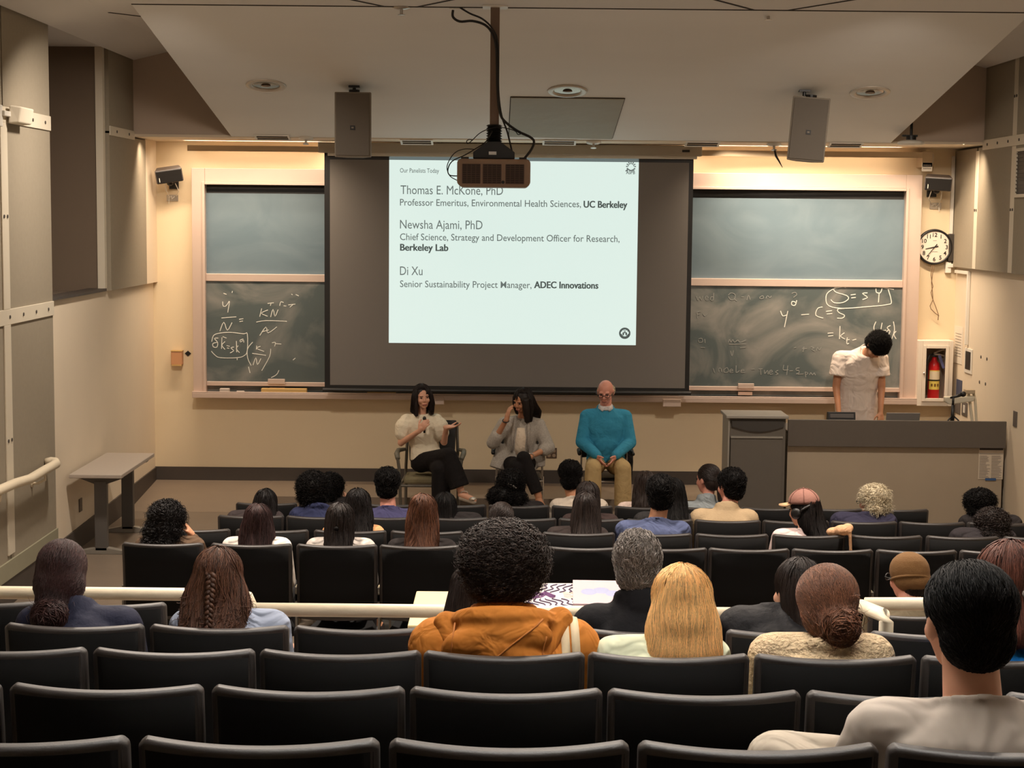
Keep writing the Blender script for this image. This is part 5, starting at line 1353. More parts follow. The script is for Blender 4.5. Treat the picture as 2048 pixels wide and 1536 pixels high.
# front row
audience('front-row person with round black curls and a hand raised to the face', 'first', 661, 944, 'curly-headed person with raised hand, front row', ('curly', 'black'), dark, seat=1, pose=cheek_hand, fem=False, hopt=dict(vols=[('e', (0, -.025, .035), (.098, .105, .10)), ('e', (0, -.05, -.03), (.088, .072, .07))], tall=.012))
def clip(root, J, T, Rh, k):
    c = MB(); 
    for i in range(3): c.tube([T(-.035 + .02 * i, -.125, .012 - .006 * i), T(-.02 + .02 * i, -.140, .028 - .008 * i), T(0 + .02 * i, -.13, .010 - .010 * i), T(.0 + .022 * i, -.135, -.005)], .006, 6)
    obj('hair_clip', c, M_metal, root, True)
audience('person with big dark curls held by a silver clip, front row', 'first', 1022, 938, 'person with the silver hair clip', ('curly', 'black'), dark, seat=4, after=clip, hopt=dict(vols=[('e', (0, -.03, .03), (.115, .115, .11)), ('e', (-.06, -.06, -.08), (.13, .09, .09)), ('e', (.02, -.06, -.10), (.12, .085, .08))], tall=.01))
audience('person with short black hair in a pale grey-white tee, front row', 'first', 1141, 920, 'person in the pale tee, front row', ('short', 'black'), cloth('pale_tee', (196, 182, 166)), 'short', False, seat=5, skin='tan', hopt=dict(vols=[('e', (0, -.02, .05), (.09, .105, .088))], tall=.012))
audience('person with brown hair and a white floral top, front row behind the dark jacket', 'first', 1293, 942, 'person in the white floral top', ('long', 'brown_black'), cloth('white_floral', (216, 190, 178), noise=.5, nscale=26), 'short', True, seat=6, yaw=-.2, hopt=dict(L=.2, wd=.095))
audience('person in a grey-blue sweater with a brown ponytail, face turned left', 'first', 1416, 928, 'person in the grey-blue sweater', ('pony', 'dark_brown'), cloth('grey_blue', (142, 148, 150)), 'long', True, seat=7, yaw=.75, collar='mock', skin='pink', hopt=dict(tie=(0, -.10, .01), L=.28))
# second row
audience('person with smooth black hair and a white strap, leftmost of the second row', 'second', 531, 978, 'person with smooth black hair, left end', ('long', 'soft_black'), cloth('charcoal_top', (60, 52, 52)), 'long', True, seat=0, hopt=dict(L=.26, wd=.10, wave=.001))
audience('person in a navy hoodie with a big round mass of black curls', 'second', 626, 942, 'person in the navy hoodie', ('curly', 'black'), cloth('navy_hoodie', (46, 50, 78)), 'long', False, seat=1, collar='hood', g=.024, garment='hoodie', skin='brown', hopt=dict(vols=[('e', (0, -.025, .04), (.118, .12, .115)), ('e', (0, -.05, -.03), (.105, .08, .075))], tall=.025))
audience('person with short black hair in a dark blue-violet tee, left of the auburn hair', 'second', 775, 934, 'person in the blue-violet tee', ('short', 'black'), cloth('violet_tee', (66, 64, 96)), 'short', False, seat=2, skin='pink', wd=1.08, collar='crew', hopt=dict(vols=[('e', (0, -.025, .045), (.09, .105, .09))], tall=.008))
audience('person with long black hair half hidden right of the auburn hair', 'second', 890, 985, 'person with black hair behind the auburn hair', ('long', 'black'), dark, seat=3, hopt=dict(L=.3, wd=.09))
audience('person with long dark brown hair and shining crown, behind the pale tee', 'second', 1176, 963, 'person with the shiny dark brown crown', ('long', 'dark_brown'), cloth('dark_brown_top', (58, 46, 44)), seat=5, hopt=dict(L=.27, wd=.09))
audience('person with long black hair in a dark jacket, right behind the blue tee', 'second', 1347, 956, 'person in the dark jacket, second row', ('long', 'black'), cloth('dark_jacket', (46, 44, 44)), seat=6, garment='jacket', g=.03, collar='stand', hopt=dict(L=.28, wd=.10, wave=.006))
audience('person in a cream fleece with a high collar and short black hair', 'second', 1461, 935, 'person in the cream fleece', ('short', 'black'), cloth('cream_fleece', (178, 154, 122), .95, .35, 40, .01), 'long', False, seat=7, wd=1.05, collar='mock', g=.022, garment='sweater', yaw=.55, skin='pink', hopt=dict(vols=[('e', (0, -.03, .045), (.09, .108, .09))], tall=.01))
def spec(root, J, T, Rh, k): glasses(root, T, Rh, k)
audience('person with wavy white hair, glasses and a navy jacket', 'second', 1746, 968, 'white-haired person', ('curly', 'white'), cloth('navy_jacket', (52, 50, 68)), 'long', False, seat=9, wd=1.02, yaw=.6, skin='pink', g=.024, garment='jacket', collar='stand', after=spec,
         hopt=dict(vols=[('e', (0, -.03, .045), (.098, .108, .09)), ('e', (0, -.06, -.035), (.10, .07, .065))], rad=.012, turns=1.1, len=.06, tall=.008))
audience('person with thick black curls at the right end of the second row', 'second', 1961, 977, 'person with black curls, right end', ('curly', 'black'), dark, 'long', False, seat=11, skin='brown', hopt=dict(vols=[('e', (0, -.02, .045), (.112, .115, .09)), ('e', (-.01, -.05, -.03), (.085, .07, .07))], tall=.008))
# third row
audience('person with long black hair in a tan top, third row', 'third', 716, 977, 'person in the tan top', ('long', 'soft_black'), tanc, 'long', True, seat=2, skin='tan', hopt=dict(L=.24, wd=.105, wave=.008))
def earring(root, J, T, Rh, k): obj('earring', MB().ell(T(-.084, -.012, -.045), (.008, .008, .012)), M_metal, root, True)
audience('person with dark hair in a low side bun, just beyond the big curly head', 'third', 1003, 1004, 'person with the low dark bun', ('bun', 'dark_brown'), dark, seat=4, after=earring, skin='tan', hopt=dict(bun=(-.045, -.12, -.03), br=.05))
audience('person with long straight dark hair over a dark top, third row centre', 'third', 1172, 984, 'person with long straight dark hair', ('long', 'dark_brown'), cloth('brown_dark', (50, 42, 40)), seat=5, hopt=dict(L=.36, wd=.10, wave=.003))
audience('person with short black hair and bare neck in a blue crew-neck tee', 'third', 1322, 947, 'person in the blue tee', ('short', 'black'), cloth('blue_tee', (78, 86, 116)), 'short', False, seat=6, skin='tan', wd=1.08, hopt=dict(vols=[('e', (0, -.03, .04), (.09, .108, .095)), ('e', (0, -.06, -.035), (.076, .06, .06))], tall=.012))
def cap_phones(root, J, T, Rh, k):
    M_cap = mat('pink_cap', (146, 102, 90), .85, bump=.2, bscale=60)
    c = MB(); rings = []
    for j in range(9):
        t = j / 8; th = math.radians(4 + 88 * t); rings.append([T(.098 * math.sin(th) * math.cos(a), -.012 + .112 * math.sin(th) * math.sin(a), .055 + .095 * math.cos(th)) for a in [2 * PI * i / 24 for i in range(24)]])
    c.loft(rings); cp = obj('cap', c, M_cap, root, True)
    b = MB(); pts0, pts1 = [], []
    for i in range(13):
        a = math.radians(25 + 130 * i / 12); pts0.append(T(.095 * math.cos(a), -.012 + .108 * math.sin(a), .052)); pts1.append(T(.085 * math.cos(a), .02 + .165 * math.sin(a), .040 - .01 * abs(math.cos(a))))
    b.loft([pts0, pts1], False, False); br = obj('brim', b, mat('cap_brim', (196, 160, 120), .8), cp, True); so = br.modifiers.new('t', 'SOLIDIFY'); so.thickness = .006
    sm = MB().ell(T(0, -.012, .152), (.010, .010, .006), Rh, 10, 6)
    for i in range(6):
        a = PI * i / 3 + .5; sm.tube([T(.1 * math.sin(th) * math.cos(a), -.012 + .114 * math.sin(th) * math.sin(a), .055 + .097 * math.cos(th)) for th in [math.radians(6 + 14 * j) for j in range(7)]], .0022, 5)
    obj('cap_seams', sm, mat('cap_seam', (118, 78, 68), .9), cp, True)
    h = MB().tube([T(.108 * math.cos(a), -.052 - .05 * math.sin(a), .01 + .04 * math.sin(a)) for a in [PI * i / 16 for i in range(17)]], .009, 8)
    hp = obj('headphones', h, M_blk, root, True)
    for s in (-1, 1): obj('ear_cup', MB().lathe([(.03, -.014), (.038, -.006), (.038, .01), (.02, .016)], T(s * .105, -.012, -.01), Rh @ V(s, 0, 0), 18), M_blk, hp, True)
audience('person in a pink baseball cap and black headphones with long dark hair', 'third', 1608, 978, 'person in the pink cap', ('long', 'soft_black'), cloth('pale_pink_tee', (214, 190, 186)), 'short', True, seat=8, yaw=.85, after=cap_phones, hopt=dict(L=.27, wd=.115, tall=.02, out=.01))
def chin_hand(J):
    h = J['head']; J['elL'] = h + V(-.19, .10, -.32); J['wrL'] = h + V(-.115, .10, -.16); J['hdL'] = V(.4, .1, .9); J['hnL'] = V(.9, -.1, -.4)
audience('person with dark curly hair in a black jacket at the right wall, hand to chin', 'third', 1985, 1016, 'person in the black jacket by the wall', ('curly', 'dark_brown'), cloth('black_jacket', (44, 40, 42)), 'long', True, seat=10, pose=chin_hand, g=.03, garment='jacket', hopt=dict(vols=[('e', (0, -.03, .03), (.118, .11, .10)), ('e', (0, -.07, -.07), (.125, .085, .10))], tall=.0))
# fourth row
audience('person with dark curly shoulder hair, right hand on the cheek, leftmost of fourth row', 'fourth', 336, 1003, 'person with curly hair, hand on cheek', ('curly', 'soft_black'), cloth('brown_knit', (92, 72, 56)), 'long', True, seat=0, pose=cheek_hand, skin='tan', q=.5, yaw=-.3, hopt=dict(vols=[('e', (0, -.03, .035), (.105, .112, .10)), ('e', (0, -.08, -.06), (.115, .085, .095)), ('e', (0, -.13, -.15), (.115, .07, .075))], rad=.013, turns=1.6, len=.06))
audience('person with straight dark brown hair over a white top, white sleeve beside the seat', 'fourth', 516, 1008, 'person in the white top', ('long', 'plum'), whitec, 'long', True, seat=1, q=.5, hopt=dict(L=.25, wd=.108, wave=.005))
audience('person with half tied-up dark hair and a white collar, fourth row', 'fourth', 680, 1006, 'person with half tied hair', ('long', 'dark_brown'), cloth('white_print', (190, 180, 172), noise=.6, nscale=30), 'long', True, seat=2, q=.5, after=lambda r, J, T, Rh, k: obj('hair_tie', MB().ell(T(-.01, -.128, -.02), (.018, .014, .016)), HAIR['black'], r, True), hopt=dict(L=.30, wd=.088, wave=.004, vols=[('e', (0, -.085, .0), (.06, .045, .05))]))
audience('person with long wavy auburn hair over a black top', 'fourth', 846, 988, 'person with auburn hair', ('long', 'auburn'), cloth('black_top', (40, 35, 34)), 'long', True, seat=3, q=.6, hopt=dict(L=.33, wd=.10, wave=.010, rag=.2, wf=18))
# aisle
def beanie(root, J, T, Rh, k):
    M_bn = mat('beanie_knit', (112, 80, 44), .95, bump=.4, bscale=160, bdist=.004)
    v = MB().ell(T(0, -.018, .045), (.098, .112, .098), Rh).ell(T(0, -.035, .0), (.096, .10, .072), Rh); b = link('beanie', fuse(v, .008, 4), M_bn, root)
    c = MB(); ring_tube(c, T(0, -.022, .0), Rh @ V(0, .35, .94), .096, .007, 28, .110); obj('beanie_cuff', c, M_bn, b, True)
    glasses(root, T, Rh, k)
audience('person in a brown knit beanie and glasses near the right handrail', 'aisle', 1818, 1105, 'person in the brown beanie', ('short', 'dark_brown'), cloth('olive_collar', (120, 108, 88)), 'long', False, seat=0, yaw=.6, skin='pink', after=beanie, collar='crew', wd=.9, hopt=dict(vols=[], tall=.012, L=.015, lift=.02))
# row just behind the handrails
audience('person with plum-brown hair in a low curly bun and a navy quilted jacket', 'fifth', 122, 1080, 'person in the navy quilted jacket', ('bun', 'plum'), mat('puffer_navy', (32, 34, 52), .7, 0, .15, bump=.5, bscale=14, bdist=.02), 'long', True, seat=0, q=.8, garment='jacket', g=.024, puffy=7, collar='stand', hopt=dict(bun=(-.01, -.135, -.135), br=.068, vols=[('e', (0, -.05, -.03), (.094, .08, .10)), ('e', (0, -.02, .035), (.09, .102, .095))]))
def braid(root, J, T, Rh, k):
    b = MB(); m = 60
    for s in range(3):
        P, R = [], []
        for i in range(m):
            t = i / (m - 1); th = 2 * PI * (4.2 * t) + 2 * PI * s / 3; w = .0125 * (1 - .35 * t)
            P.append(T(-.008 + w * math.sin(th), -.122 - .066 * t - .006 * math.sin(2 * th), .045 - .215 * t)); R.append(.0098 * (1 - .4 * t))
        b.tube(P, R, 8)
    obj('braid', b, HAIR['braid_brown'], root, True)
audience('person with long wavy brown hair and a centre braid, pale blue sleeve', 'fifth', 436, 1095, 'person with the braid', ('long', 'braid_brown'), cloth('pale_blue_sleeve', (140, 148, 166)), 'long', True, seat=1, q=.9, after=braid, g=.022, hopt=dict(L=.31, wd=.122, wave=.012, rag=.15, curl=300, wf=16, front=40, vols=[('e', (0, -.04, -.06), (.105, .07, .10))]))
audience('person with long straight dark hair half hidden by the ochre jacket', 'fifth', 948, 1128, 'person with dark hair by the ochre jacket', ('long', 'dark_brown'), whitec, 'long', True, seat=3, q=.8, dx=0, hopt=dict(L=.30, wd=.105, wave=.003))
audience('grey-haired person in a black quilted jacket beside the flat boxes', 'fifth', 1276, 1058, 'grey-haired person', ('short', 'grey'), mat('quilt_black', (18, 17, 20), .75, 0, .12, bump=.4, bscale=22, bdist=.012), 'long', False, seat=4, q=.9, wd=1.1, g=.03, garment='jacket', collar='stand', skin='tan', hopt=dict(L=.035, lift=.22, jit=.45, vols=[('e', (0, -.02, .055), (.078, .095, .080))], tall=.012))
audience('person with sleek dark brown hair in a black puffer jacket, face turned left', 'fifth', 1597, 1117, 'person in the black puffer', ('long', 'dark_brown'), mat('puffer_black', (18, 16, 19), .65, 0, .2, bump=.5, bscale=16, bdist=.02), 'long', True, seat=5, q=.8, garment='jacket', g=.04, puffy=8, collar='stand', yaw=.45, hopt=dict(L=.19, wd=.09, wave=.002))
# third row from the camera
M_och = cloth('ochre_canvas', (178, 110, 44), .8, .55, 11, .03, noise=.12, nscale=9)
def hood(root, J, T, Rh, k):
    nb = J['neck'] + V(0, 0, .028); h = MB(); X = lambda a: Matrix.Rotation(a, 3, 'X'); Yr = lambda a: Matrix.Rotation(a, 3, 'Y')
    h.ell(nb + V(-.02, -.140, -.03), (.165, .065, .08), X(.45) @ Yr(-.22)); h.ell(nb + V(.03, -.165, -.085), (.135, .05, .075), X(.25) @ Yr(.5))
    h.cap(nb + V(-.165, -.04, .0), nb + V(-.085, -.18, -.13), .042, .026); h.cap(nb + V(.16, -.03, .015), nb + V(.07, -.185, -.13), .042, .028)
    ring_tube(h, nb + V(0, -.045, .01), V(0, .35, .94), .122, .036)
    o = link('hood', fuse(h, .007, 2), M_och, root)
    bv = BVHTree.FromObject(o, bpy.context.evaluated_depsgraph_get()); s = MB()
    for pts in ([(-.11, -.14), (-.05, -.085), (.01, -.03), (.06, .01), (.11, .045)], [(.10, -.15), (.105, -.08), (.12, .0)], [(-.04, -.075), (.01, -.10), (.05, -.15)], [(-.13, -.13), (-.15, -.06), (-.14, .02)]):
        P = []
        for i in range(len(pts) - 1):
            for t in (0, .33, .66): P.append((interp(V(*pts[i], 0), V(*pts[i + 1], 0), t)))
        P.append(V(*pts[-1], 0)); Q = []
        for p_ in P:
            hit = bv.ray_cast(nb + V(p_.x, -.6, p_.y), V(0, 1, 0))
            if hit[0] is not None: Q.append(hit[0] + V(0, -.001, 0))
        if len(Q) > 2: s.tube(Q, .0028, 6)
    obj('hood_seam', s, mat('ochre_seam', (166, 98, 36), .8), o, True)
    jk = [c for c in root.children if c.name.startswith('jacket')][0]
    bj = BVHTree.FromPolygons([v.co for v in jk.data.vertices], [tuple(p.vertices) for p in jk.data.polygons])
    for x0, x1 in ((.165, .185), (.195, .215)):
        L_ = []; 
        for i in range(15):
            a = math.radians(60 + 130 * i / 14); d = V(0, math.cos(a), math.sin(a)); row = []
            for xx in (x0 - .012, x0 + .012):
                o_ = V(xx + (x1 - x0) * i / 14, -.05, .76); hit = bj.ray_cast(o_ + d * .5, -d, .6)
                row.append((hit[0] if hit[0] is not None else o_ + d * .1) + d * .004)
            L_.append(row)
        st = MB().loft(L_, False, False); so = obj('bag_strap', st, mat('cream_strap', (226, 206, 170), .8), root, True); md = so.modifiers.new('t', 'SOLIDIFY'); md.thickness = .003
audience('person with a big mass of dark curls in an ochre canvas hooded jacket', 'sixth', 1008, 1047, 'person in the ochre jacket', ('curly', 'brown_black'), M_och, 'long', False, seat=3, q=1.0, vox=.010, wd=1.12, g=.038, garment='jacket', collar='stand', skin='brown', after=hood, sx=1.06,
         hopt=dict(vols=[('e', (0, -.03, .045), (.122, .122, .108)), ('e', (0, -.06, -.01), (.104, .078, .07))], rad=.0135, turns=2.4, len=.045, tall=.02, vox=.01))
audience('person with straight golden blonde shoulder-length hair and a pale mint top', 'sixth', 1366, 1130, 'blonde person', ('long', 'blonde'), cloth('mint', (206, 210, 182)), 'long', True, seat=4, q=1.2, vox=.010, hopt=dict(L=.185, wd=.114, wave=.003, rag=.2, n=1500, front=42, vols=[('e', (0, -.06, -.06), (.105, .085, .09)), ('e', (0, -.02, .035), (.092, .102, .092))]))
M_knit = mat('crochet_knit', (214, 188, 152), .95, bump=1.0, bscale=70, bdist=.02, noise=.3, nscale=70)
def inner(root, J, T, Rh, k):
    c = MB(); nb = J['neck']; [ring_tube(c, nb + V(0, -.005 + .004 * i, .012 * i), V(0, .2, 1), .064 - .002 * i, .012) for i in range(4)]
    obj('black_collar', c, cloth('black_collar', (26, 22, 24)), root, True)
audience('person with a loose brown bun in a cream crochet sweater', 'sixth', 1656, 1128, 'person in the cream crochet sweater', ('bun', 'brown'), M_knit, 'long', True, seat=5, q=1.1, vox=.010, g=.026, garment='sweater', collar='shawl', after=inner, skin='light', wd=1.02, hopt=dict(bun=(.02, -.125, -.055), br=.066, vols=[('e', (0, -.03, .03), (.098, .108, .098)), ('e', (.0, -.055, -.03), (.088, .075, .08))]))
def clasp(root, J, T, Rh, k):
    c = MB()
    for i in range(10):
        a = math.radians(200 + 140 * i / 9); c.ell(T(.098 * math.cos(a), -.025 + .115 * math.sin(a), -.02), (.010, .010, .012), None, 8, 6)
    obj('beaded_clip', c, mat('bead_silver', (200, 190, 184), .25, .7), root, True)
audience('person with glossy reddish-brown hair, beaded clip and bright blue top at right', 'sixth', 2022, 1083, 'person in the bright blue top', ('long', 'red_brown'), cloth('bright_blue', (22, 104, 176)), 'long', True, seat=6, q=.9, vox=.010, after=clasp, g=.02, dx=.07, hopt=dict(L=.19, wd=.10, wave=.002, rag=.1, vols=[('e', (0, -.03, .035), (.1, .11, .095))]))
# nearest row
def near_pose(J):
    J['elL'] = V(-.27, .03, .60); J['knL'] = V(-.34, .33, .655); J['anL'] = V(.02, .44, .60); J['toeL'] = V(.17, .47, .60)
M_gtee = cloth('grey_tee', (180, 168, 156), .9, .7, 4.5, .06)
audience('near person with short black hair in a light grey tee', 'nearest', 1940, 1118, 'near person in the light grey tee', ('short', 'black'), M_gtee, 'long', False, seat=4, q=1.3, vox=.008, wd=1.12, g=.024, skin='light', pose=near_pose, yaw=.22, sx=1.06,
         hopt=dict(vols=[('e', (0, -.03, .045), (.088, .108, .092)), ('e', (0, -.06, -.03), (.073, .060, .066))], tall=.012, vox=.008, L=.045, lift=.06, jit=.18))
o = [c for c in bpy.data.objects if c.get('label', '').startswith('near person')][0]
for c in o.children:
    if c.name.startswith('trousers'):
        c.data.materials.clear(); c.data.materials.append(cloth('light_trousers', (176, 164, 148)))
# cream straps on the ochre jacket
oc = [c for c in bpy.data.objects if 'ochre canvas' in c.get('label', '')][0]
build_seats(OCC)
print('AUD', AUD)
# loose things in the seating
bx = at_y(218, 1150, 9.75)
t = thing('backpack', 'black backpack on the floor left of the fourth row', 'backpack', (bx.x, 9.8, RZ['fourth'] - .01))
b = MB().ell((0, 0, .16), (.14, .10, .17)).ell((0, .0, .10), (.15, .12, .11)); obj_ = link('bag', fuse(b, .012, 4), cloth('black_bag', (36, 32, 34)), t)
obj('strap', MB().tube([(-.06, -.10, .28), (-.09, -.14, .2), (-.08, -.14, .06)], .014, 6), M_blk, t, True)
p = at_y(1686, 1064, ROWS['third'] - .02)
b = MB(); zz = RZ['third'] + BACKH
b.ell((0, 0, .015), (.055, .05, .035)).ell((.035, .0, .03), (.035, .04, .03)).ell((-.05, .02, .0), (.05, .04, .03)).cap((.04, -.035, .02), (.05, -.05, -.16), .012, .009)
t = tag(link('cloth_bag', fuse(b, .007, 2), cloth('tan_cloth', (200, 156, 120), .9, .8, 30, .01)), 'crumpled tan cloth bag hung over a seat corner right of the pink cap', 'bag'); t.location = (p.x, ROWS['third'] + .0, zz + .012)
# ------------------------------------------------------------------ the panel and the presenter
def figure(label, px, Y, fz, pts, wd=1.0, fem=True, group=None):
    """joints given as (right of the viewer, height, towards the viewer) around the chair's centre; the figure faces the seats"""
    x = at_y(px, 850, Y).x
    root = thing('person', label, 'person', (x, Y, fz), PI, group)
    J = {}
    for k, v in pts.items():
        J[k] = V(-v[0], v[2], v[1]) 
    return root, J
M_blackc = cloth('black_trousers', (30, 27, 27), .9, .5, 10, .02)
YP1 = 17.12
# ---- woman speaking
W, J = figure('x', 862, YP1, -.08, dict(
    pel=(-.02, .53, .02), waist=(-.06, .68, .0), chest=(-.09, .84, -.01), up=(-.10, .955, .0), neck=(-.095, 1.02, .01), head=(-.085, 1.205, .06),
    shR=(-.245, .945, .0), elR=(-.30, .735, .06), wrR=(-.10, .885, .24), hdR=(.55, .75, .25), hnR=(.3, .0, -.9),
    shL=(.05, .95, .0), elL=(.135, .745, .05), wrL=(.165, .915, .20), hdL=(.93, .12, .25), hnL=(0, 1, .1),
    hipR=(-.10, .53, .05), knR=(.20, .665, .44), anR=(.325, .315, .50), toeR=(.455, .245, .58), hipL=(.06, .52, .05), knL=(.11, .53, .44), anL=(.13, .10, .36), toeL=(.14, .05, .52)))
W['label'] = 'speaking woman with bobbed dark hair, white puff-sleeve top and black trousers'
Rh = Rm(.30, .10, .08); T = lambda x, y, z: J['head'] + Rh @ V(x, y, z)
link('body', body_mesh(J, True, 1.0, .0062, Rh, 1.0, (.35, 1.1), 3), SKINS['light'], W)
link('blouse', shirt_mesh(J, True, 1.0, .018, 'puff', .008, 'crew', 1), cloth('cream_blouse', (226, 214, 190), .8, .5, 14, .02), W)
link('trousers', trousers_mesh(J, .010, .018, True, .030, 1.0, .88), M_blackc, W)
make_hair(W, 'long', 'dark_brown', T, Rh, 1.0, .8, L=.19, wd=.10, front=30, wave=.003, n=1000, vols=[('loft', [(-.074, -.005, .03), (-.082, .01, -.07), (-.078, .035, -.19)], [(.026, .05), (.032, .05), (.02, .035)]), ('loft', [(.074, -.005, .03), (.082, .01, -.07), (.078, .03, -.19)], [(.026, .05), (.032, .05), (.02, .035)])])
add_eyes(W, T, Rh, 1.0, M_brow); obj('lips', MB().cap(T(-.016, .088, -.063), T(.016, .088, -.063), .006, .006, 8), M_lip, W, True)
M_silver = mat('silver_shoe', (216, 208, 196), .22, .6)
for n in 'LR':
    a, b = J['an' + n], J['toe' + n]; s = MB().cap(a + V(0, 0, -.062), b + V(0, 0, -.018), .030, .026)
    d = (b - a).normalized(); s.ell(interp(a, b, .9) + V(0, 0, .004), (.042, .048, .020)); ring_tube(s, interp(a, b, .25) + V(0, 0, .0), d, .036, .010)
    link('sandal', fuse(s, .007, 2), M_silver, W)
R0 = W.matrix_basis.copy(); 
mw = Matrix.Translation(W.location) @ Matrix.Rotation(PI, 4, 'Z')
g = mw @ (J['wrR'] + V(*(-.045, -.012, .085)))
t = thing('handheld_microphone', 'small black microphone in the speaking woman\'s raised hand', 'microphone', g)
obj('handle', MB().cyl((0.0, 0, -.11), (0.0, 0, .02), .011, 12), M_blk, t, True); obj('microphone_head', MB().ell((0, 0, .036), (.018, .018, .022)), mat('mic_mesh', (60, 58, 56), .4, .6), t, True)

# ---- woman touching her face
K, J = figure('x', 1040, YP1, -.08, dict(
    pel=(-.01, .53, .02), waist=(.0, .68, .02), chest=(.01, .84, .02), up=(.015, .94, .03), neck=(.02, 1.0, .05), head=(.02, 1.18, .11),
    shR=(-.155, .935, .04), elR=(-.27, .755, .12), wrR=(-.135, 1.01, .25), hdR=(.22, .95, -.15), hnR=(.8, .0, -.4),
    shL=(.185, .925, .03), elL=(.29, .705, .10), wrL=(.095, .645, .37), hdL=(-.9, -.12, .3), hnL=(0, -1, .15),
    hipR=(-.09, .53, .05), knR=(-.02, .55, .45), anR=(-.0, .10, .42), toeR=(.01, .05, .58), hipL=(.08, .53, .05), knL=(.035, .645, .43), anL=(.19, .27, .50), toeL=(.25, .15, .62)))
K['label'] = 'woman in a pale tweed blazer with long dark hair, touching her face'
Rh = Rm(-.75, .35, -.1); T = lambda x, y, z: J['head'] + Rh @ V(x, y, z)
link('body', body_mesh(J, True, 1.0, .0062, Rh, 1.0, (.3, .45), 3), SKINS['tan'], K)
M_tweed = mat('tweed', (168, 160, 150), .95, noise=.45, nscale=90, bump=.4, bscale=60, bdist=.01)
def blz(mb):
    mb.tube([V(.15, .02, .72), V(.19, .05, .58), V(.22, .07, .48)], [.075, .085, .09], 14); mb.tube([V(-.15, .02, .72), V(-.19, .04, .58), V(-.20, .05, .50)], [.07, .075, .06], 14)
bz_ = link('blazer', shirt_mesh(J, True, 1.02, .026, 'rolled', .008, 'none', 0, 0, blz), M_tweed, K)
v = MB(); fr_ = [(J['chest'] + V(0, .13, .07), .055), (J['chest'] + V(0, .148, -.02), .075), (J['waist'] + V(0, .135, .04), .08), (J['waist'] + V(0, .13, -.05), .07)]
v.loft([[c + V(-w_, -.06, 0), c + V(-w_ * .6, .0, 0), c + V(0, .012, 0), c + V(w_ * .6, .0, 0), c + V(w_, -.06, 0)] for c, w_ in fr_])
o = obj('blouse', v, cloth('cream_silk', (222, 204, 182), .6, .6, 16, .02), K, True)
for s in (-1, 1): obj('lapel', MB().tube([J['neck'] + V(s * .06, .05, .02), J['chest'] + V(s * .075, .135, .06), J['waist'] + V(s * .085, .135, -.02)], [.012, .016, .010], 8), M_tweed, bz_, True)
link('trousers', trousers_mesh(J, .010, .010, True, .004, 1.0, .90), M_blackc, K)
make_hair(K, 'long', 'dark_brown', T, Rh, 1.0, .8, L=.27, wd=.105, out=-.10, front=34, wave=.006, n=1000, vols=[('loft', [(-.072, .01, .05), (-.085, .03, -.06), (-.085, .05, -.20)], [(.034, .06), (.04, .06), (.03, .045)]), ('loft', [(.07, -.01, .04), (.078, .0, -.06), (.075, .0, -.16)], [(.028, .05), (.03, .05), (.02, .03)])])
add_eyes(K, T, Rh, 1.0, M_brow); obj('lips', MB().cap(T(-.016, .088, -.063), T(.016, .088, -.063), .006, .006, 8), M_lip, K, True)
c = MB(); ring_tube(c, interp(J['elR'], J['wrR'], .93), (J['wrR'] - J['elR']).normalized(), .031, .006); obj('bracelet', c, M_blk, K, True)
c = MB(); ring_tube(c, interp(J['elL'], J['wrL'], .93), (J['wrL'] - J['elL']).normalized(), .031, .007); obj('watch', c, M_metal, K, True)
for n in 'LR':
    a, b = J['an' + n], J['toe' + n]; s = MB().cap(a + V(0, 0, -.06), b + V(0, 0, -.02), .026, .022); s.cap(a + V(0, 0, -.05), interp(a, b, .5), .028, .02)
    link('shoe', fuse(s, .007, 2), mat('rose_shoe', (176, 122, 104), .5), K)

# ---- seated man
G, J = figure('x', 1212, YP1, -.08, dict(
    pel=(.0, .55, .02), waist=(.0, .72, .03), chest=(-.005, .90, .03), up=(-.005, 1.03, .03), neck=(-.01, 1.095, .045), head=(-.015, 1.275, .10),
    shR=(-.19, 1.015, .02), elR=(-.245, .765, .08), wrR=(-.10, .665, .36), hdR=(.42, -.62, .55), hnR=(.75, .5, -.2),
    shL=(.185, 1.015, .02), elL=(.24, .765, .08), wrL=(.075, .665, .36), hdL=(-.42, -.62, .55), hnL=(-.75, .5, -.2),
    hipR=(-.10, .53, .05), knR=(-.145, .555, .45), anR=(-.15, .11, .45), toeR=(-.17, .05, .62), hipL=(.10, .53, .05), knL=(.15, .555, .45), anL=(.155, .11, .42), toeL=(.18, .05, .59)))
G['label'] = 'bald man with glasses in a teal sweater and khaki trousers, hands joined'
Rh = Rm(-.22, .34, 0); T = lambda x, y, z: J['head'] + Rh @ (V(x, y, z) * 1.03)
link('body', body_mesh(J, False, 1.05, .0062, Rh, 1.03, (.25, .25), 3), SKINS['pink'], G)
def belly(mb): mb.ell(J['waist'] + V(0, .055, .02), (.15, .11, .15)); mb.ell(J['chest'] + V(0, .03, .03), (.165, .12, .13))
link('sweater', shirt_mesh(J, False, 1.05, .022, 'long', .008, 'crew', 1, 0, belly), cloth('teal_sweater', (58, 138, 170), .9, .55, 9, .03), G)
c = MB(); nb = J['neck']; [ring_tube(c, nb + V(0, .012, .018 + .012 * i), V(0, .22, 1), .068 - .003 * i, .010) for i in range(3)]
for s in (-1, 1): c.prism([nb + V(s * .012, .075, .035), nb + V(s * .062, .055, .045), nb + V(s * .055, .085, .0), nb + V(s * .03, .092, -.012)], (0, .006, 0))
obj('shirt_collar', c, cloth('white_collar', (210, 206, 204)), G, True)
for n in 'LR':
    c = MB(); ring_tube(c, interp(J['el' + n], J['wr' + n], .97), (J['wr' + n] - J['el' + n]).normalized(), .034, .009); obj('shirt_cuff', c, mat('cuff_white', (206, 204, 206), .8), G, True)
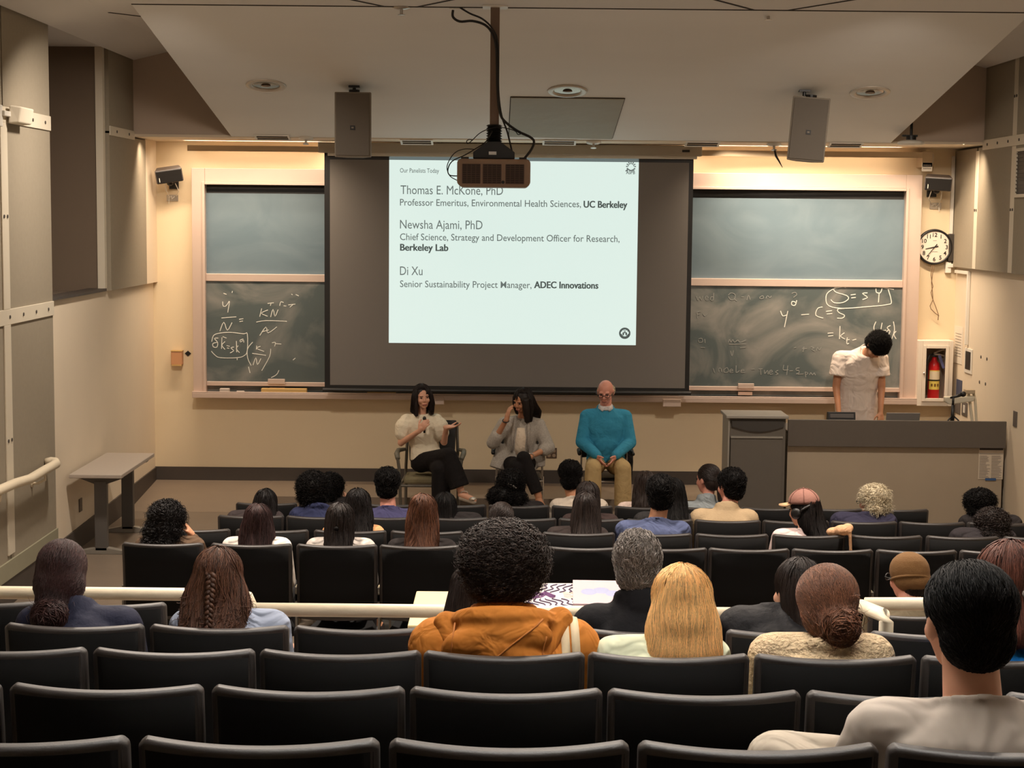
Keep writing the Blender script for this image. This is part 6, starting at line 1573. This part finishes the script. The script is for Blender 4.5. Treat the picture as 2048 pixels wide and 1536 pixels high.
link('trousers', trousers_mesh(J, .010, .020, False, .012, 1.05, .84), cloth('khaki', (188, 162, 116), .9, .5, 10, .025), G)
for n in 'LR':
    obj('sock', MB().cap(J['an' + n] + V(0, 0, .10), J['an' + n] + V(0, 0, -.03), .046, .044), M_blackc, G, True)
    link('shoe', shoe_mesh(J['an' + n], J['toe' + n], .008), M_shoe, G)
me = hair_volume(T, Rh, 1.0, [('e', (0, -.058, .012), (.080, .062, .045)), ('e', (.066, -.03, .0), (.020, .045, .035)), ('e', (-.066, -.03, .0), (.020, .045, .035))], .008)
join_hair('hair', me, [tufts(me, 500, .002, .02)], HAIR['white'], G)
add_eyes(G, T, Rh, 1.03, mat('grey_brow', (130, 110, 100), .8)); glasses(G, T, Rh, 1.05); obj('lips', MB().cap(T(-.018, .086, -.063), T(.018, .086, -.063), .005, .005, 8), M_lip, G, True)

# ---- presenter behind the desk
S_, J = figure('x', 1714, 17.93, .03, dict(
    pel=(.0, .96, -.06), waist=(.0, 1.10, -.05), chest=(.005, 1.30, -.01), up=(.015, 1.455, .05), neck=(.06, 1.525, .12), head=(.13, 1.61, .25),
    shR=(-.205, 1.455, .04), elR=(-.245, 1.16, .06), wrR=(-.225, .90, .14), hdR=(.0, -.9, .4), hnR=(.3, -.4, -.8),
    shL=(.215, 1.455, .04), elL=(.235, 1.16, .06), wrL=(.215, .90, .14), hdL=(.0, -.9, .4), hnL=(-.3, -.4, -.8),
    hipR=(-.10, .94, -.05), knR=(-.12, .51, -.02), anR=(-.13, .09, -.06), toeR=(-.15, .05, .12), hipL=(.10, .94, -.05), knL=(.12, .51, -.02), anL=(.13, .09, -.06), toeL=(.15, .05, .12)))
S_['label'] = 'standing person in a white tee bending his dark-haired head over the desk'
Rh = Rm(.12, .95, -.25); T = lambda x, y, z: J['head'] + Rh @ (V(x, y, z) * 1.12)
link('body', body_mesh(J, False, 1.15, .0075, Rh, 1.12, (.4, .4), 4), SKINS['tan'], S_)
def hemx(mb): spine_loft(mb, [J['pel'] + V(0, 0, -.20), J['pel'], J['waist']], [(.20, .145), (.20, .145), (.19, .135)], .02, 24)
link('tee_shirt', shirt_mesh(J, False, 1.18, .030, 'short', .009, 'crew', 0, 0, hemx), cloth('white_tee', (228, 214, 204), .85, .6, 6, .05), S_)
link('trousers', trousers_mesh(J, .014, .02, False, .01, 1.1), M_trou, S_)
for n in 'LR': link('shoe', shoe_mesh(J['an' + n], J['toe' + n], .012), M_shoe, S_)
make_hair(S_, 'short', 'black', T, Rh, 1.12, .8, L=.05, comb=(0, .5, -.6), vols=[('e', (0, .0, .06), (.094, .108, .085)), ('e', (0, .05, .05), (.08, .06, .06))], lift=.4)
add_eyes(S_, T, Rh, 1.12)

# ---- the panel chairs
M_fr = mat('chair_frame_grey', (96, 90, 80), .45, .3); M_up = mat('olive_upholstery', (122, 112, 84), .85, bump=.2, bscale=90)
x = at_y(862, 850, YP1).x
t = thing('guest_chair', 'grey framed armchair with olive seat under the speaking woman', 'chair', (x, YP1, -.08), PI)
obj('seat', MB().prism([(-.26, -.22, .335), (.26, -.22, .335), (.26, .26, .345), (-.26, .26, .345)], (0, 0, .065)), M_up, t, bevel=.02)
obj('backrest', MB().prism([(-.23, -.27, .50), (.23, -.27, .50), (.25, -.34, .92), (-.25, -.34, .92)], (0, .045, .01)), M_blk, t, bevel=.015)
for s in (-1, 1):
    obj('leg', MB().tube([(s * .29, .24, 0), (s * .30, .24, .45), (s * .325, .22, .62)], .016, 8), M_fr, t)
    obj('leg', MB().tube([(s * .27, -.26, 0), (s * .27, -.28, .45), (s * .25, -.35, .90)], .016, 8), M_fr, t)
    obj('armrest', MB().tube([(s * .285, -.30, .62), (s * .335, -.05, .645), (s * .335, .16, .64), (s * .32, .24, .60)], [.018, .024, .028, .024], 8), mat('armrest_grey', (104, 100, 86), .45), t, True)
    obj('seat_rail', MB().tube([(s * .275, -.26, .345), (s * .285, .24, .345)], .014, 8), M_fr, t)
obj('front_rail', MB().tube([(-.285, .24, .325), (.285, .24, .325)], .014, 8), M_fr, t)
def mesh_chair(lab, px, dark):
    x = at_y(px, 850, YP1).x
    t = thing('folding_chair', lab, 'chair', (x, YP1, -.08), PI)
    rr = []
    for k in range(7):
        y = -.22 + .46 * k / 6; rr.append([(-.22, y, .395), (-.2, y, .415), (.2, y, .415), (.22, y, .395), (.2, y, .385), (-.2, y, .385)])
    obj('seat', MB().loft(rr), M_blk, t, True)
    rr = []
    for k in range(9):
        u = -1 + k / 4; x_ = u * .23; yb_ = -.27 + .05 * u * u - .05
        rr.append([(x_, yb_, .56), (x_, yb_ + .02, .56), (x_, yb_ - .01, .80), (x_, yb_ - .03, .80)])
    obj('backrest', MB().loft(rr), M_blk, t, True)
    for s in (-1, 1):
        obj('leg', MB().tube([(s * .235, .26, 0), (s * .235, .22, .43)], .011, 8), M_metal if not dark else M_blk, t)
        obj('leg', MB().tube([(s * .235, -.26, 0), (s * .235, -.28, .44), (s * .23, -.30, .80)], .011, 8), M_metal if not dark else M_blk, t)
        obj('armrest', MB().tube([(s * .24, -.29, .64), (s * .27, -.1, .66), (s * .27, .12, .65)], .020, 8), M_blk, t, True)
    obj('front_rail', MB().tube([(-.235, .235, .385), (.235, .235, .385)], .011, 8), M_metal, t)
    return t
mesh_chair('black chair under the woman in the tweed blazer', 1040, False)
mesh_chair('black chair with a steel front rail under the man in the teal sweater', 1212, False)
x = at_y(1212, 850, YP1).x
b = MB(); rg = []
for z, w_, y0 in ((.86, .06, .32), (.72, .075, .33), (.50, .085, .34), (.28, .07, .33), (.08, .04, .31)):
    rg.append([(.225 + w_ * math.cos(a), y0 + .05 * math.sin(a), z) for a in [2 * PI * i / 14 for i in range(14)]])
b.loft(rg[::-1]); b.ell((.22, .32, .85), (.075, .06, .035))
o = tag(link('draped_coat', fuse(b, .012, 3), cloth('black_coat', (32, 29, 28))), 'black coat draped over the back of the teal-sweater man\'s chair', 'coat'); o.location = (x, YP1, -.08)
